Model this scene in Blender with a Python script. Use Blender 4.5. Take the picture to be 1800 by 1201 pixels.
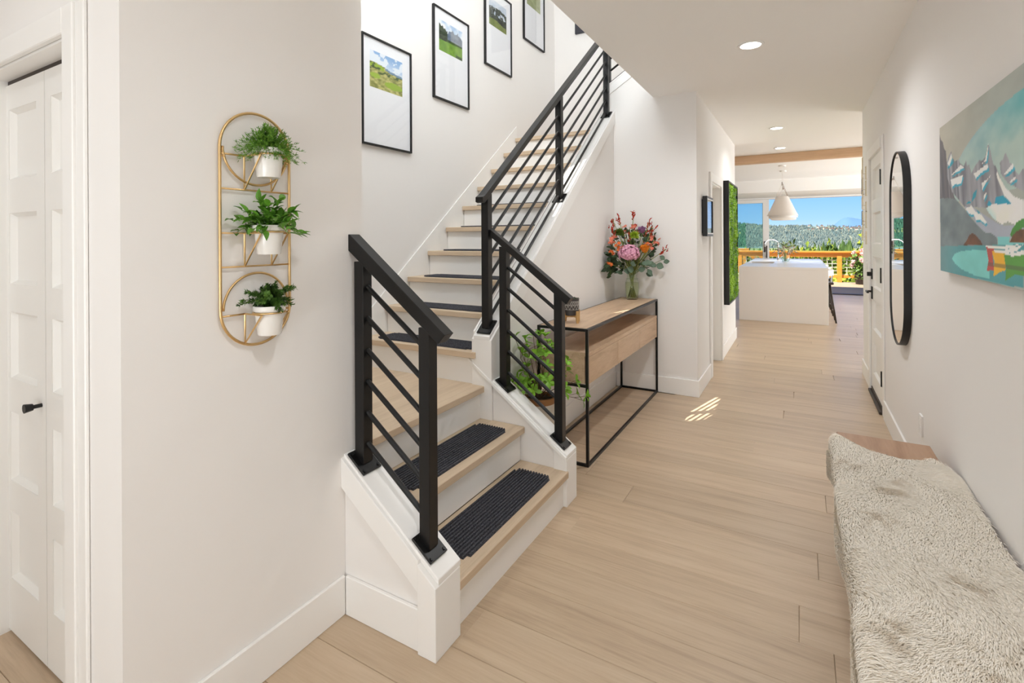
import bpy, math, random
import numpy as np
from mathutils import Vector, Matrix

for o in list(bpy.data.objects):
    bpy.data.objects.remove(o, do_unlink=True)
scene = bpy.context.scene
COL = scene.collection
rnd = random.Random(7)
PI = math.pi


def S(r, g, b):
    return tuple(((c / 255) / 12.92 if c / 255 <= 0.04045 else ((c / 255 + 0.055) / 1.055) ** 2.4) for c in (r, g, b))


# ------------------------------------------------------------------ camera
EYE = 1.5
YAW, ROLL = -0.519114, 0.005637
cam = bpy.data.cameras.new('camera')
cam.sensor_width = 36.0
cam.lens = 886.27 / 1800 * 36
cam.shift_y = -(600.5 - 419.17) / 1800
cam.clip_start, cam.clip_end = 0.02, 20000
co = bpy.data.objects.new('camera', cam)
COL.objects.link(co)
_f = Vector((math.sin(YAW), math.cos(YAW), 0))
_r = Vector((math.cos(YAW), -math.sin(YAW), 0))
_d = Vector((0, 0, -1))
_c, _s = math.cos(ROLL), math.sin(ROLL)
_x = _c * _r + _s * _d
_y = -(-_s * _r + _c * _d)
_z = -_f
co.matrix_world = Matrix(((_x.x, _y.x, _z.x, 0), (_x.y, _y.y, _z.y, 0), (_x.z, _y.z, _z.z, EYE), (0, 0, 0, 1)))
scene.camera = co

# ------------------------------------------------------------------ colour management
vs = scene.view_settings
vs.view_transform = 'Standard'
vs.look = 'None'
vs.exposure = 0.40
vs.gamma = 1.0
vs.use_curve_mapping = False

# ------------------------------------------------------------------ sky
w = bpy.data.worlds.new('sky')
scene.world = w
w.use_nodes = True
nt = w.node_tree
nt.nodes.clear()
tc = nt.nodes.new('ShaderNodeTexCoord')
sx = nt.nodes.new('ShaderNodeSeparateXYZ')
rp = nt.nodes.new('ShaderNodeValToRGB')
bg = nt.nodes.new('ShaderNodeBackground')
ow = nt.nodes.new('ShaderNodeOutputWorld')
nt.links.new(tc.outputs['Generated'], sx.inputs[0])
nt.links.new(sx.outputs['Z'], rp.inputs[0])
nt.links.new(rp.outputs[0], bg.inputs[0])
nt.links.new(bg.outputs[0], ow.inputs[0])
els = rp.color_ramp.elements
els[0].position = 0.0
els[0].color = (*S(192, 219, 252), 1)
els[1].position = 1.0
els[1].color = (*S(70, 120, 205), 1)
for p, c in ((0.03, S(160, 203, 252)), (0.10, S(112, 178, 248)), (0.4, S(88, 150, 232))):
    e = els.new(p)
    e.color = (*c, 1)
bg.inputs[1].default_value = 1.0

# ------------------------------------------------------------------ sun and added fill lamps


def light(name, kind, loc, energy, color=(1, 1, 1), direction=(0, 0, -1), size=None, size_y=None, spot=None):
    l = bpy.data.lights.new(name, kind)
    l.energy = energy
    l.color = color
    o = bpy.data.objects.new(name, l)
    o.location = loc
    o.rotation_euler = Vector(direction).to_track_quat('-Z', 'Y').to_euler()
    if kind == 'AREA':
        l.shape = 'RECTANGLE' if size_y else 'DISK'
        l.size = size
        if size_y:
            l.size_y = size_y
    elif kind == 'SPOT':
        l.spot_size, l.spot_blend, l.shadow_soft_size = spot, 0.9, size
    elif kind == 'SUN':
        l.angle = size
    COL.objects.link(o)
    return o


WARM = (0.94, 0.97, 1.0)
FILL_TINT = (0.88, 0.95, 1.0)  # cool tint of the added area fills
scene.cycles.diffuse_bounces = 8
scene.cycles.max_bounces = 14
scene.cycles.transparent_max_bounces = 16
light('sun', 'SUN', (-20, -20, 50), 11.0, (1, 0.94, 0.85), (0.92, 0.80, -2.2), 0.005)
light('entry_side_fill', 'AREA', (-1.2, -2.1, 1.4), 13, FILL_TINT, (0.15, 1, 0.08), 0.6, 2.4)  # added fill behind the camera for risers and closet; no glazing is built
light('entry_upward_fill', 'AREA', (-0.5, -2.0, 0.5), 22, FILL_TINT, (0, 0.6, 1), 1.9, 0.8)  # added upward area lamp that washes the ceiling and right wall
light('stairwell_fill', 'AREA', (-1.2, 1.65, 4.6), 86, FILL_TINT, (-0.1, 0.7, -0.6), 2.2, 1.0)  # unseen area lamp added to light the stairwell; no window stands here
light('island_fill_spot', 'SPOT', (-0.28, 12.6, 2.84), 90, (0.95, 0.97, 1.0), (0, 0, -1), 0.08, None, 1.3)  # spot added to whiten the counter top, without a ceiling fitting
light('kitchen_side_fill', 'AREA', (4.9, 11.5, 1.3), 280, FILL_TINT, (-1, 0, 0.35), 4.5, 2.3)  # area lamp added to brighten the kitchen; this side wall is solid

# ------------------------------------------------------------------ mesh builder


class MB:
    def __init__(self):
        self.v, self.f = [], []

    def add(self, vs_, fs_):
        n = len(self.v)
        self.v += [tuple(p) for p in vs_]
        self.f += [tuple(i + n for i in q) for q in fs_]
        return self

    def box(self, x0, x1, y0, y1, z0, z1, b=0.0):
        if b <= 0:
            return self.add([(x0, y0, z0), (x1, y0, z0), (x1, y1, z0), (x0, y1, z0), (x0, y0, z1), (x1, y0, z1), (x1, y1, z1), (x0, y1, z1)],
                            [(3, 2, 1, 0), (4, 5, 6, 7), (0, 1, 5, 4), (1, 2, 6, 5), (2, 3, 7, 6), (3, 0, 4, 7)])
        c = Vector(((x0 + x1) / 2, (y0 + y1) / 2, (z0 + z1) / 2))
        return self.obox(c, (Vector((1, 0, 0)), Vector((0, 1, 0)), Vector((0, 0, 1))), ((x1 - x0) / 2, (y1 - y0) / 2, (z1 - z0) / 2), b)

    def obox(self, c, ax, h, b=0.0):
        c = Vector(c)
        ax = [Vector(a).normalized() for a in ax]
        if b <= 0:
            vs_ = [c + ax[0] * h[0] * a + ax[1] * h[1] * e + ax[2] * h[2] * g for g in (-1, 1) for (a, e) in ((-1, -1), (1, -1), (1, 1), (-1, 1))]
            return self.add(vs_, [(3, 2, 1, 0), (4, 5, 6, 7), (0, 1, 5, 4), (1, 2, 6, 5), (2, 3, 7, 6), (3, 0, 4, 7)])
        idx, vs_, fs_ = {}, [], []
        for sx_ in (-1, 1):
            for sy_ in (-1, 1):
                for sz_ in (-1, 1):
                    for k in range(3):
                        hh = [h[0] - b, h[1] - b, h[2] - b]
                        hh[k] = h[k]
                        idx[(sx_, sy_, sz_, k)] = len(vs_)
                        vs_.append(c + ax[0] * hh[0] * sx_ + ax[1] * hh[1] * sy_ + ax[2] * hh[2] * sz_)
        for k in range(3):
            i, j = (k + 1) % 3, (k + 2) % 3
            for s in (-1, 1):
                q = []
                for a, e in ((-1, -1), (1, -1), (1, 1), (-1, 1)):
                    t = [0, 0, 0]
                    t[k], t[i], t[j] = s, a, e
                    q.append(idx[(*t, k)])
                fs_.append(tuple(q if s > 0 else q[::-1]))
        for k in range(3):
            i, j = (k + 1) % 3, (k + 2) % 3
            for a in (-1, 1):
                for e in (-1, 1):
                    t1, t2 = [0, 0, 0], [0, 0, 0]
                    t1[i], t1[j], t1[k] = a, e, -1
                    t2[i], t2[j], t2[k] = a, e, 1
                    fs_.append((idx[(*t1, i)], idx[(*t2, i)], idx[(*t2, j)], idx[(*t1, j)]))
        for sx_ in (-1, 1):
            for sy_ in (-1, 1):
                for sz_ in (-1, 1):
                    fs_.append(tuple(idx[(sx_, sy_, sz_, k)] for k in range(3)))
        return self.add(vs_, fs_)

    def bar(self, p, q, wdt, hgt, up=(0, 0, 1), b=0.0):
        p, q = Vector(p), Vector(q)
        d = (q - p).normalized()
        s = d.cross(Vector(up))
        if s.length < 1e-5:
            s = d.cross(Vector((1, 0, 0)))
        s.normalize()
        u = s.cross(d)
        return self.obox((p + q) / 2, (d, s, u), ((q - p).length / 2, wdt / 2, hgt / 2), b)

    def tube(self, pts, r, n=8, closed=False, cap=True):
        pts = [Vector(p) for p in pts]
        m = len(pts)
        rr = r if isinstance(r, (list, tuple)) else [r] * m
        vs_, fs_ = [], []
        t0 = (pts[1] - pts[0]).normalized()
        ref = Vector((0, 0, 1)) if abs(t0.z) < 0.9 else Vector((1, 0, 0))
        nrm = t0.cross(ref).normalized()
        for i in range(m):
            if closed:
                t = (pts[(i + 1) % m] - pts[i - 1]).normalized()
            else:
                t = (pts[min(i + 1, m - 1)] - pts[max(i - 1, 0)]).normalized()
            nrm = (nrm - t * nrm.dot(t))
            if nrm.length < 1e-6:
                nrm = t.cross(Vector((0.3, 0.5, 0.8)))
            nrm.normalize()
            bn = t.cross(nrm)
            for k in range(n):
                a = 2 * PI * k / n
                vs_.append(pts[i] + (nrm * math.cos(a) + bn * math.sin(a)) * rr[i])
        for i in range(m if closed else m - 1):
            j = (i + 1) % m
            for k in range(n):
                l = (k + 1) % n
                fs_.append((i * n + k, i * n + l, j * n + l, j * n + k))
        if cap and not closed:
            fs_.append(tuple(range(n))[::-1])
            fs_.append(tuple((m - 1) * n + k for k in range(n)))
        return self.add(vs_, fs_)

    def lathe(self, prof, c=(0, 0, 0), n=32, closed=False, cap=True):
        vs_, fs_ = [], []
        m = len(prof)
        for r, z in prof:
            for k in range(n):
                a = 2 * PI * k / n
                vs_.append((c[0] + r * math.cos(a), c[1] + r * math.sin(a), c[2] + z))
        for i in range(m if closed else m - 1):
            j = (i + 1) % m
            for k in range(n):
                l = (k + 1) % n
                fs_.append((i * n + k, i * n + l, j * n + l, j * n + k))
        if cap and not closed:
            fs_.append(tuple(range(n))[::-1])
            fs_.append(tuple((m - 1) * n + k for k in range(n)))
        return self.add(vs_, fs_)

    def prism(self, poly, axis, a, b):
        """poly: 2-D outline; axis x -> (y,z), y -> (x,z), z -> (x,y); extruded from a to b."""
        def mk(p, t):
            return {'x': (t, p[0], p[1]), 'y': (p[0], t, p[1]), 'z': (p[0], p[1], t)}[axis]
        n = len(poly)
        ar = sum(poly[i][0] * poly[(i + 1) % n][1] - poly[(i + 1) % n][0] * poly[i][1] for i in range(n))
        if (ar < 0) != (axis == 'y'):
            poly = poly[::-1]
        vs_ = [mk(p, a) for p in poly] + [mk(p, b) for p in poly]
        fs_ = [tuple(range(n))[::-1], tuple(range(n, 2 * n))]
        for i in range(n):
            j = (i + 1) % n
            fs_.append((i, j, n + j, n + i))
        return self.add(vs_, fs_)

    def grid(self, fn, nu, nv):
        vs_ = [fn(i / nu, j / nv) for j in range(nv + 1) for i in range(nu + 1)]
        fs_ = [(j * (nu + 1) + i, j * (nu + 1) + i + 1, (j + 1) * (nu + 1) + i + 1, (j + 1) * (nu + 1) + i) for j in range(nv) for i in range(nu)]
        return self.add(vs_, fs_)

    def ball(self, c, r, n=8, m=5):
        c = Vector(c)
        rx, ry, rz = r if isinstance(r, (tuple, list)) else (r, r, r)
        vs_ = [c + Vector((0, 0, -rz))]
        for i in range(1, m):
            t = PI * i / m
            for k in range(n):
                a = 2 * PI * k / n
                vs_.append(c + Vector((rx * math.sin(t) * math.cos(a), ry * math.sin(t) * math.sin(a), -rz * math.cos(t))))
        vs_.append(c + Vector((0, 0, rz)))
        fs_ = [(0, 1 + (k + 1) % n, 1 + k) for k in range(n)]
        for i in range(m - 2):
            for k in range(n):
                l = (k + 1) % n
                fs_.append((1 + i * n + k, 1 + i * n + l, 1 + (i + 1) * n + l, 1 + (i + 1) * n + k))
        e = 1 + (m - 1) * n
        fs_ += [(e, 1 + (m - 2) * n + k, 1 + (m - 2) * n + (k + 1) % n) for k in range(n)]
        return self.add(vs_, fs_)

    def leaf(self, base, d, up, L, W, curl=0.3, fold=0.15, seg=4, tip=1.0, wpos=0.45):
        """A leaf blade: base point, direction, up normal, length, half width."""
        base, d, up = Vector(base), Vector(d).normalized(), Vector(up)
        s = d.cross(up)
        if s.length < 1e-4:
            s = d.cross(Vector((0.3, 0.8, 0.1)))
        s.normalize()
        u = s.cross(d)
        vs_, fs_ = [], []
        for i in range(seg + 1):
            t = i / seg
            wd = W * (math.sin(PI * min(1, (t ** (math.log(0.5) / math.log(wpos))))) ** 0.8 if 0 < t < 1 else 0.06)
            c = base + d * L * (t - 0.12 * curl * t * t) - u * (curl * L * 0.5 * t * t)
            vs_ += [c - s * wd + u * wd * fold * 2, c, c + s * wd + u * wd * fold * 2]
        for i in range(seg):
            for k in (0, 1):
                a = i * 3 + k
                fs_.append((a, a + 1, a + 4, a + 3))
        return self.add(vs_, fs_)


ORG = {}
MESHLIB = {}


def tag(o, label=None, cat=None, group=None, kind=None):
    for k, v_ in (('label', label), ('category', cat), ('group', group), ('kind', kind)):
        if v_:
            o[k] = v_
    return o


def origin(o):
    return ORG.get(o.name, Vector((0, 0, 0)))


def obj(name, mb, m, parent=None, smooth=False, org=None, bevel=0.0, kind=None, label=None):
    """One linked mesh object; vertices are given in world coordinates."""
    root = origin(parent) if parent else Vector(org if org is not None else (0, 0, 0))
    me = bpy.data.meshes.new(name)
    me.from_pydata([(p[0] - root.x, p[1] - root.y, p[2] - root.z) for p in mb.v], [], mb.f)
    me.validate()
    if m:
        me.materials.append(m)
    if smooth:
        me.polygons.foreach_set('use_smooth', [True] * len(me.polygons))
    o = bpy.data.objects.new(name, me)
    COL.objects.link(o)
    if parent:
        o.parent = parent
    else:
        o.location = root
    ORG[o.name] = root
    if smooth == 'auto':
        me.set_sharp_from_angle(angle=0.7)
    if bevel > 0:
        bm_ = o.modifiers.new('bevel', 'BEVEL')
        bm_.width, bm_.segments, bm_.limit_method = bevel, 2, 'ANGLE'
    tag(o, label, None, None, kind)
    return o


def thing(name, label, cat, loc=(0, 0, 0), group=None):
    o = bpy.data.objects.new(name, None)
    o.empty_display_size = 0.05
    COL.objects.link(o)
    o.location = loc
    ORG[o.name] = Vector(loc)
    return tag(o, label, cat, group)


def struct(name, mb, m, **k):
    return obj(name, mb, m, kind='structure', **k)


def dup(root, loc, label=None, group=None, scale=None, rotz=None):
    """Copy a thing with its parts and their sub-parts."""
    r = root.copy()
    COL.objects.link(r)
    r.location = loc
    if label:
        r['label'] = label
    if group:
        r['group'] = group
    if scale:
        r.scale = (scale, scale, scale) if not isinstance(scale, tuple) else scale
    if rotz is not None:
        r.rotation_euler = (0, 0, rotz)
    ORG[r.name] = Vector(loc)
    for ch in list(root.children):
        c = ch.copy()
        COL.objects.link(c)
        c.parent = r
        ORG[c.name] = Vector(loc)
        for g in list(ch.children):
            d = g.copy()
            COL.objects.link(d)
            d.parent = c
            ORG[d.name] = Vector(loc)
    return r


# ------------------------------------------------------------------ materials
def mat(name, color, rough=0.5, metal=0.0, spec=0.5, noise=None, bump=None, trans=0.0, sheen=0.0, coat=0.0, jitter=0.0):
    m = bpy.data.materials.new(name)
    m.use_nodes = True
    t = m.node_tree
    b = t.nodes['Principled BSDF']
    b.inputs['Base Color'].default_value = (*color, 1)
    b.inputs['Roughness'].default_value = rough
    b.inputs['Metallic'].default_value = metal
    b.inputs['Specular IOR Level'].default_value = spec
    b.inputs['Transmission Weight'].default_value = trans
    b.inputs['Sheen Weight'].default_value = sheen
    b.inputs['Coat Weight'].default_value = coat
    tcn = t.nodes.new('ShaderNodeTexCoord')
    out = None
    if noise:
        sc, c2, det = noise
        n = t.nodes.new('ShaderNodeTexNoise')
        n.inputs['Scale'].default_value = sc
        n.inputs['Detail'].default_value = det
        t.links.new(tcn.outputs['Object'], n.inputs['Vector'])
        r = t.nodes.new('ShaderNodeValToRGB')
        r.color_ramp.elements[0].position = 0.35
        r.color_ramp.elements[1].position = 0.65
        r.color_ramp.elements[0].color = (*color, 1)
        r.color_ramp.elements[1].color = (*c2, 1)
        t.links.new(n.outputs['Fac'], r.inputs[0])
        out = r.outputs[0]
    if jitter:
        oi = t.nodes.new('ShaderNodeObjectInfo')
        hs = t.nodes.new('ShaderNodeHueSaturation')
        mr = t.nodes.new('ShaderNodeMapRange')
        mr.inputs['To Min'].default_value = 1 - jitter
        mr.inputs['To Max'].default_value = 1 + jitter
        t.links.new(oi.outputs['Random'], mr.inputs['Value'])
        t.links.new(mr.outputs[0], hs.inputs['Value'])
        if out:
            t.links.new(out, hs.inputs['Color'])
        else:
            hs.inputs['Color'].default_value = (*color, 1)
        out = hs.outputs[0]
    if out:
        t.links.new(out, b.inputs['Base Color'])
    if bump:
        sc, st_, dist = bump
        n = t.nodes.new('ShaderNodeTexNoise')
        n.inputs['Scale'].default_value = sc
        n.inputs['Detail'].default_value = 4
        t.links.new(tcn.outputs['Object'], n.inputs['Vector'])
        bp = t.nodes.new('ShaderNodeBump')
        bp.inputs['Strength'].default_value = st_
        bp.inputs['Distance'].default_value = dist
        t.links.new(n.outputs['Fac'], bp.inputs['Height'])
        t.links.new(bp.outputs[0], b.inputs['Normal'])
    return m


def wood(name, c1, c2, c3, axis=0, rough=0.4, stretch=14.0, scale=6.0, jitter=0.08, spec=0.4, bump=0.08):
    """Oak-like grain running along one object axis, tone varied per object."""
    m = bpy.data.materials.new(name)
    m.use_nodes = True
    t = m.node_tree
    b = t.nodes['Principled BSDF']
    b.inputs['Specular IOR Level'].default_value = spec
    tcn = t.nodes.new('ShaderNodeTexCoord')
    oi = t.nodes.new('ShaderNodeObjectInfo')
    add = t.nodes.new('ShaderNodeVectorMath')
    mul = t.nodes.new('ShaderNodeVectorMath')
    mul.operation = 'SCALE'
    cx = t.nodes.new('ShaderNodeCombineXYZ')
    for i in range(3):
        t.links.new(oi.outputs['Random'], cx.inputs[i])
    t.links.new(cx.outputs[0], mul.inputs[0])
    mul.inputs['Scale'].default_value = 37.0
    t.links.new(tcn.outputs['Object'], add.inputs[0])
    t.links.new(mul.outputs[0], add.inputs[1])
    mp = t.nodes.new('ShaderNodeMapping')
    sc = [scale, scale, scale]
    sc[axis] = scale / stretch
    mp.inputs['Scale'].default_value = sc
    t.links.new(add.outputs[0], mp.inputs['Vector'])
    n1 = t.nodes.new('ShaderNodeTexNoise')
    n1.inputs['Scale'].default_value = 1.6
    n1.inputs['Detail'].default_value = 3
    n1.inputs['Distortion'].default_value = 1.2
    t.links.new(mp.outputs[0], n1.inputs['Vector'])
    n2 = t.nodes.new('ShaderNodeTexNoise')
    n2.inputs['Scale'].default_value = 14.0
    n2.inputs['Detail'].default_value = 5
    n2.inputs['Roughness'].default_value = 0.65
    t.links.new(mp.outputs[0], n2.inputs['Vector'])
    mx = t.nodes.new('ShaderNodeMix')
    mx.inputs[0].default_value = 0.42
    t.links.new(n1.outputs['Fac'], mx.inputs[2])
    t.links.new(n2.outputs['Fac'], mx.inputs[3])
    r = t.nodes.new('ShaderNodeValToRGB')
    e = r.color_ramp.elements
    e[0].position, e[0].color = 0.30, (*c1, 1)
    e[1].position, e[1].color = 0.70, (*c3, 1)
    k = e.new(0.5)
    k.color = (*c2, 1)
    t.links.new(mx.outputs[0], r.inputs[0])
    hs = t.nodes.new('ShaderNodeHueSaturation')
    mr = t.nodes.new('ShaderNodeMapRange')
    mr.inputs['To Min'].default_value = 1 - jitter
    mr.inputs['To Max'].default_value = 1 + jitter
    t.links.new(oi.outputs['Random'], mr.inputs['Value'])
    t.links.new(mr.outputs[0], hs.inputs['Value'])
    t.links.new(r.outputs[0], hs.inputs['Color'])
    t.links.new(hs.outputs[0], b.inputs['Base Color'])
    rr = t.nodes.new('ShaderNodeMapRange')
    rr.inputs['To Min'].default_value = rough - 0.06
    rr.inputs['To Max'].default_value = rough + 0.10
    t.links.new(n2.outputs['Fac'], rr.inputs['Value'])
    t.links.new(rr.outputs[0], b.inputs['Roughness'])
    bp = t.nodes.new('ShaderNodeBump')
    bp.inputs['Strength'].default_value = bump
    bp.inputs['Distance'].default_value = 0.004
    t.links.new(mx.outputs[0], bp.inputs['Height'])
    t.links.new(bp.outputs[0], b.inputs['Normal'])
    return m


def glass(name, tint=(1, 1, 1), rough=0.02, ior=1.45):
    """Thin clear pane: see-through with a Fresnel reflection."""
    m = bpy.data.materials.new(name)
    m.use_nodes = True
    t = m.node_tree
    t.nodes.remove(t.nodes['Principled BSDF'])
    tr = t.nodes.new('ShaderNodeBsdfTransparent')
    tr.inputs[0].default_value = (*tint, 1)
    gl = t.nodes.new('ShaderNodeBsdfGlossy')
    gl.inputs['Roughness'].default_value = rough
    f0 = ((ior - 1) / (ior + 1)) ** 2
    lw = t.nodes.new('ShaderNodeLayerWeight')
    lw.inputs['Blend'].default_value = 0.5
    pw = t.nodes.new('ShaderNodeMath')
    pw.operation = 'POWER'
    pw.inputs[1].default_value = 5.0
    ma = t.nodes.new('ShaderNodeMath')
    ma.operation = 'MULTIPLY_ADD'
    ma.inputs[1].default_value = 1 - f0
    ma.inputs[2].default_value = f0
    mx = t.nodes.new('ShaderNodeMixShader')
    t.links.new(lw.outputs['Facing'], pw.inputs[0])
    t.links.new(pw.outputs[0], ma.inputs[0])
    t.links.new(ma.outputs[0], mx.inputs[0])
    t.links.new(tr.outputs[0], mx.inputs[1])
    t.links.new(gl.outputs[0], mx.inputs[2])
    t.links.new(mx.outputs[0], t.nodes['Material Output'].inputs[0])
    return m


def emit(name, color, strength):
    m = bpy.data.materials.new(name)
    m.use_nodes = True
    b = m.node_tree.nodes['Principled BSDF']
    b.inputs['Emission Color'].default_value = (*color, 1)
    b.inputs['Emission Strength'].default_value = strength
    return m


def vcol(name, rough=0.5, spec=0.3, sheen=0.0, bump=None):
    """Colour read from the mesh's own colour attribute (prints, paint, fur)."""
    m = bpy.data.materials.new(name)
    m.use_nodes = True
    t = m.node_tree
    b = t.nodes['Principled BSDF']
    a = t.nodes.new('ShaderNodeAttribute')
    a.attribute_name = 'Col'
    t.links.new(a.outputs['Color'], b.inputs['Base Color'])
    b.inputs['Roughness'].default_value = rough
    b.inputs['Specular IOR Level'].default_value = spec
    b.inputs['Sheen Weight'].default_value = sheen
    if bump:
        tcn = t.nodes.new('ShaderNodeTexCoord')
        n = t.nodes.new('ShaderNodeTexNoise')
        n.inputs['Scale'].default_value = bump[0]
        t.links.new(tcn.outputs['Object'], n.inputs['Vector'])
        bp = t.nodes.new('ShaderNodeBump')
        bp.inputs['Strength'].default_value = bump[1]
        bp.inputs['Distance'].default_value = bump[2]
        t.links.new(n.outputs['Fac'], bp.inputs['Height'])
        t.links.new(bp.outputs[0], b.inputs['Normal'])
    return m


def set_cols(o, cols):
    at = o.data.color_attributes.new('Col', 'FLOAT_COLOR', 'POINT')
    a = np.ones((len(cols), 4), dtype=np.float32)
    a[:, :3] = cols
    at.data.foreach_set('color', a.ravel())


M = dict(
    wall=mat('wall_paint', S(238, 235, 232), 0.75, spec=0.2, bump=(260, 0.05, 0.002)),
    ceil=mat('ceiling_paint', S(246, 244, 241), 0.85, spec=0.15),
    trim=mat('white_trim_paint', S(242, 240, 237), 0.42, spec=0.4),
    door=mat('white_door_paint', S(238, 236, 232), 0.40, spec=0.4),
    floor=wood('oak_floor', S(170, 147, 122), S(193, 170, 143), S(204, 183, 157), 0, 0.34, 16, 7, 0.06, 0.5, 0.06),
    treadx=wood('oak_tread_across', S(188, 165, 138), S(207, 185, 158), S(216, 196, 171), 0, 0.42, 16, 7, 0.05),
    tready=wood('oak_tread_along', S(188, 165, 138), S(207, 185, 158), S(216, 196, 171), 1, 0.42, 16, 7, 0.05),
    oak=wood('oak_console', S(174, 143, 114), S(200, 170, 140), S(214, 187, 158), 1, 0.45, 9, 8, 0.06),
    beam=wood('beam_wood', S(204, 168, 134), S(216, 182, 148), S(224, 192, 160), 0, 0.5, 16, 5, 0.02),
    bench=wood('bench_wood', S(150, 116, 92), S(172, 138, 112), S(182, 150, 124), 1, 0.45, 12, 6, 0.02),
    black=mat('black_satin_steel', S(15, 14, 14), 0.34, metal=0.0, spec=0.4),
    blackframe=mat('black_frame', S(26, 25, 25), 0.45, spec=0.4),
    mat_=mat('charcoal_carpet', S(44, 44, 47), 0.95, spec=0.1, noise=(260, S(92, 92, 98), 3), bump=(400, 0.6, 0.004)),
    gold=mat('brushed_gold', S(226, 192, 138), 0.3, metal=1.0),
    pot=mat('white_glazed_ceramic', S(236, 233, 228), 0.22, spec=0.5, coat=0.3),
    soil=mat('dark_soil', S(50, 40, 32), 0.95, noise=(90, S(80, 66, 52), 3)),
    matb=mat('white_mat_board', S(238, 239, 242), 0.7, spec=0.2),
    photo=vcol('photo_print', 0.35, 0.4),
    canvas=vcol('painted_canvas', 0.6, 0.25, bump=(300, 0.15, 0.002)),
    pglass=glass('picture_glass', (1, 1, 1), 0.03, 1.25),
    wglass=glass('window_glass', (0.86, 0.93, 0.92), 0.01, 1.4),
    vglass=glass('vase_glass', (0.96, 0.98, 0.95), 0.02, 1.5),
    water=glass('vase_water', (0.93, 0.95, 0.82), 0.02, 1.33),
    mirror=mat('mirror_silver', (0.93, 0.94, 0.94), 0.01, metal=1.0),
    quartz=mat('white_quartz', S(240, 236, 232), 0.28, spec=0.5),
    chrome=mat('polished_chrome', S(205, 207, 210), 0.12, metal=1.0),
    steel=mat('brushed_steel', S(170, 172, 174), 0.3, metal=1.0),
    leather=mat('tan_leather', S(150, 112, 82), 0.6),
    shade=mat('pendant_white', S(228, 222, 216), 0.45),
    lamp=emit('lamp_lens', (1.0, 0.94, 0.86), 9.0),
    cedar=wood('cedar_rail', S(196, 112, 36), S(222, 140, 52), S(236, 158, 66), 0, 0.5, 12, 5, 0.03),
    wire=mat('galvanised_wire', S(214, 208, 196), 0.5, spec=0.3),
    deck=wood('deck_boards', S(138, 120, 96), S(152, 132, 106), S(160, 140, 114), 0, 0.6, 14, 4, 0.02),
    bronze=mat('dark_bronze', S(58, 48, 42), 0.45, metal=0.4),
    plastic=mat('white_plastic', S(236, 234, 230), 0.35),
    dark=mat('dark_panel', S(52, 52, 62), 0.4),
    fur=vcol('cream_fur', 0.95, 0.05, 0.0),
)

# ================================================================== THE SETTING
CEIL = 2.87
XW = -2.73          # stairwell picture wall
RW = 0.60           # right wall face
YC = 4.967          # end wall behind the console


def wallbox(name, boxes, m=None, kind='structure'):
    mb = MB()
    for q in boxes:
        mb.box(*q)
    return obj(name, mb, m or M['wall'], kind=kind)


# floor: base slab and individual planks
floor = struct('floor', MB().box(-5.3, 5.3, -2.5, 15.6, -0.12, -0.010), M['floor'])
PW = 0.215
plank_lib = {}


def plank(x0, x1, y):
    L = round(x1 - x0, 2)
    if L not in plank_lib:
        mb = MB()
        h, wd, b = 0.010, PW - 0.0012, 0.0016
        lo = [(0.0007, 0), (L - 0.0007, 0), (L - 0.0007, wd), (0.0007, wd)]
        hi = [(0.0007 + b, b), (L - 0.0007 - b, b), (L - 0.0007 - b, wd - b), (0.0007 + b, wd - b)]
        mb.add([(p[0], p[1], -h) for p in lo] + [(p[0], p[1], -b) for p in lo] + [(p[0], p[1], 0) for p in hi],
               [(0, 1, 5, 4), (1, 2, 6, 5), (2, 3, 7, 6), (3, 0, 4, 7), (4, 5, 9, 8), (5, 6, 10, 9), (6, 7, 11, 10), (7, 4, 8, 11), (8, 9, 10, 11)])
        me = bpy.data.meshes.new('plank')
        me.from_pydata(mb.v, [], mb.f)
        me.materials.append(M['floor'])
        plank_lib[L] = me
    o = bpy.data.objects.new('plank', plank_lib[L])
    COL.objects.link(o)
    o.parent = floor
    o.location = (x0, y, 0)


row = 0
y = 1.498 - PW * 5
while y < 15.35:
    if y < 0.45:
        xa, xb = -2.8, 0.62
    elif y < 0.7:
        xa, xb = -2.7, 0.62
    elif y < 1.40:
        xa, xb = -1.62, 0.62
    elif y < 4.9:
        xa, xb = -1.66, 0.62
    elif y < 6.5:
        xa, xb = -1.05, 0.68
    elif y < 8.1:
        xa, xb = -0.9, 1.2
    elif y < 10.2:
        xa, xb = -1.5, 1.5
    else:
        xa, xb = -1.9, 1.9
    L = (2.1, 1.7, 2.4)[row % 3]
    off = {11: -0.88, 4: -0.012}.get(row)
    if row == 8:
        off = -0.01
    if off is None:
        off = rnd.uniform(0, L)
    k = math.floor((xa - off) / L)
    x = off + k * L
    while x < xb:
        if x + L > xa + 0.05:
            plank(max(x, xa), min(x + L, xb), y)
        x += L
    y += PW
    row += 1

# ceilings
struct('ceiling', MB().box(-1.24, 5.2, -2.2, 9.33, CEIL, 3.12).box(-5, -1.24, -2.2, 1.53, CEIL, 3.12).box(-5, -1.24, 5.95, 9.33, CEIL, 3.12), M['ceil'])
struct('ceiling_kitchen', MB().box(-5, 5.2, 9.33, 13.6, CEIL, 3.12), M['ceil'])
struct('ceiling_stairwell', MB().box(-2.9, 0.8, 1.4, 6.1, 5.6, 5.75), M['ceil'])
struct('trim_beam', MB().box(-5, 5.2, 9.34, 9.50, 2.735, CEIL - 0.001, 0.004), M['beam'])

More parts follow.
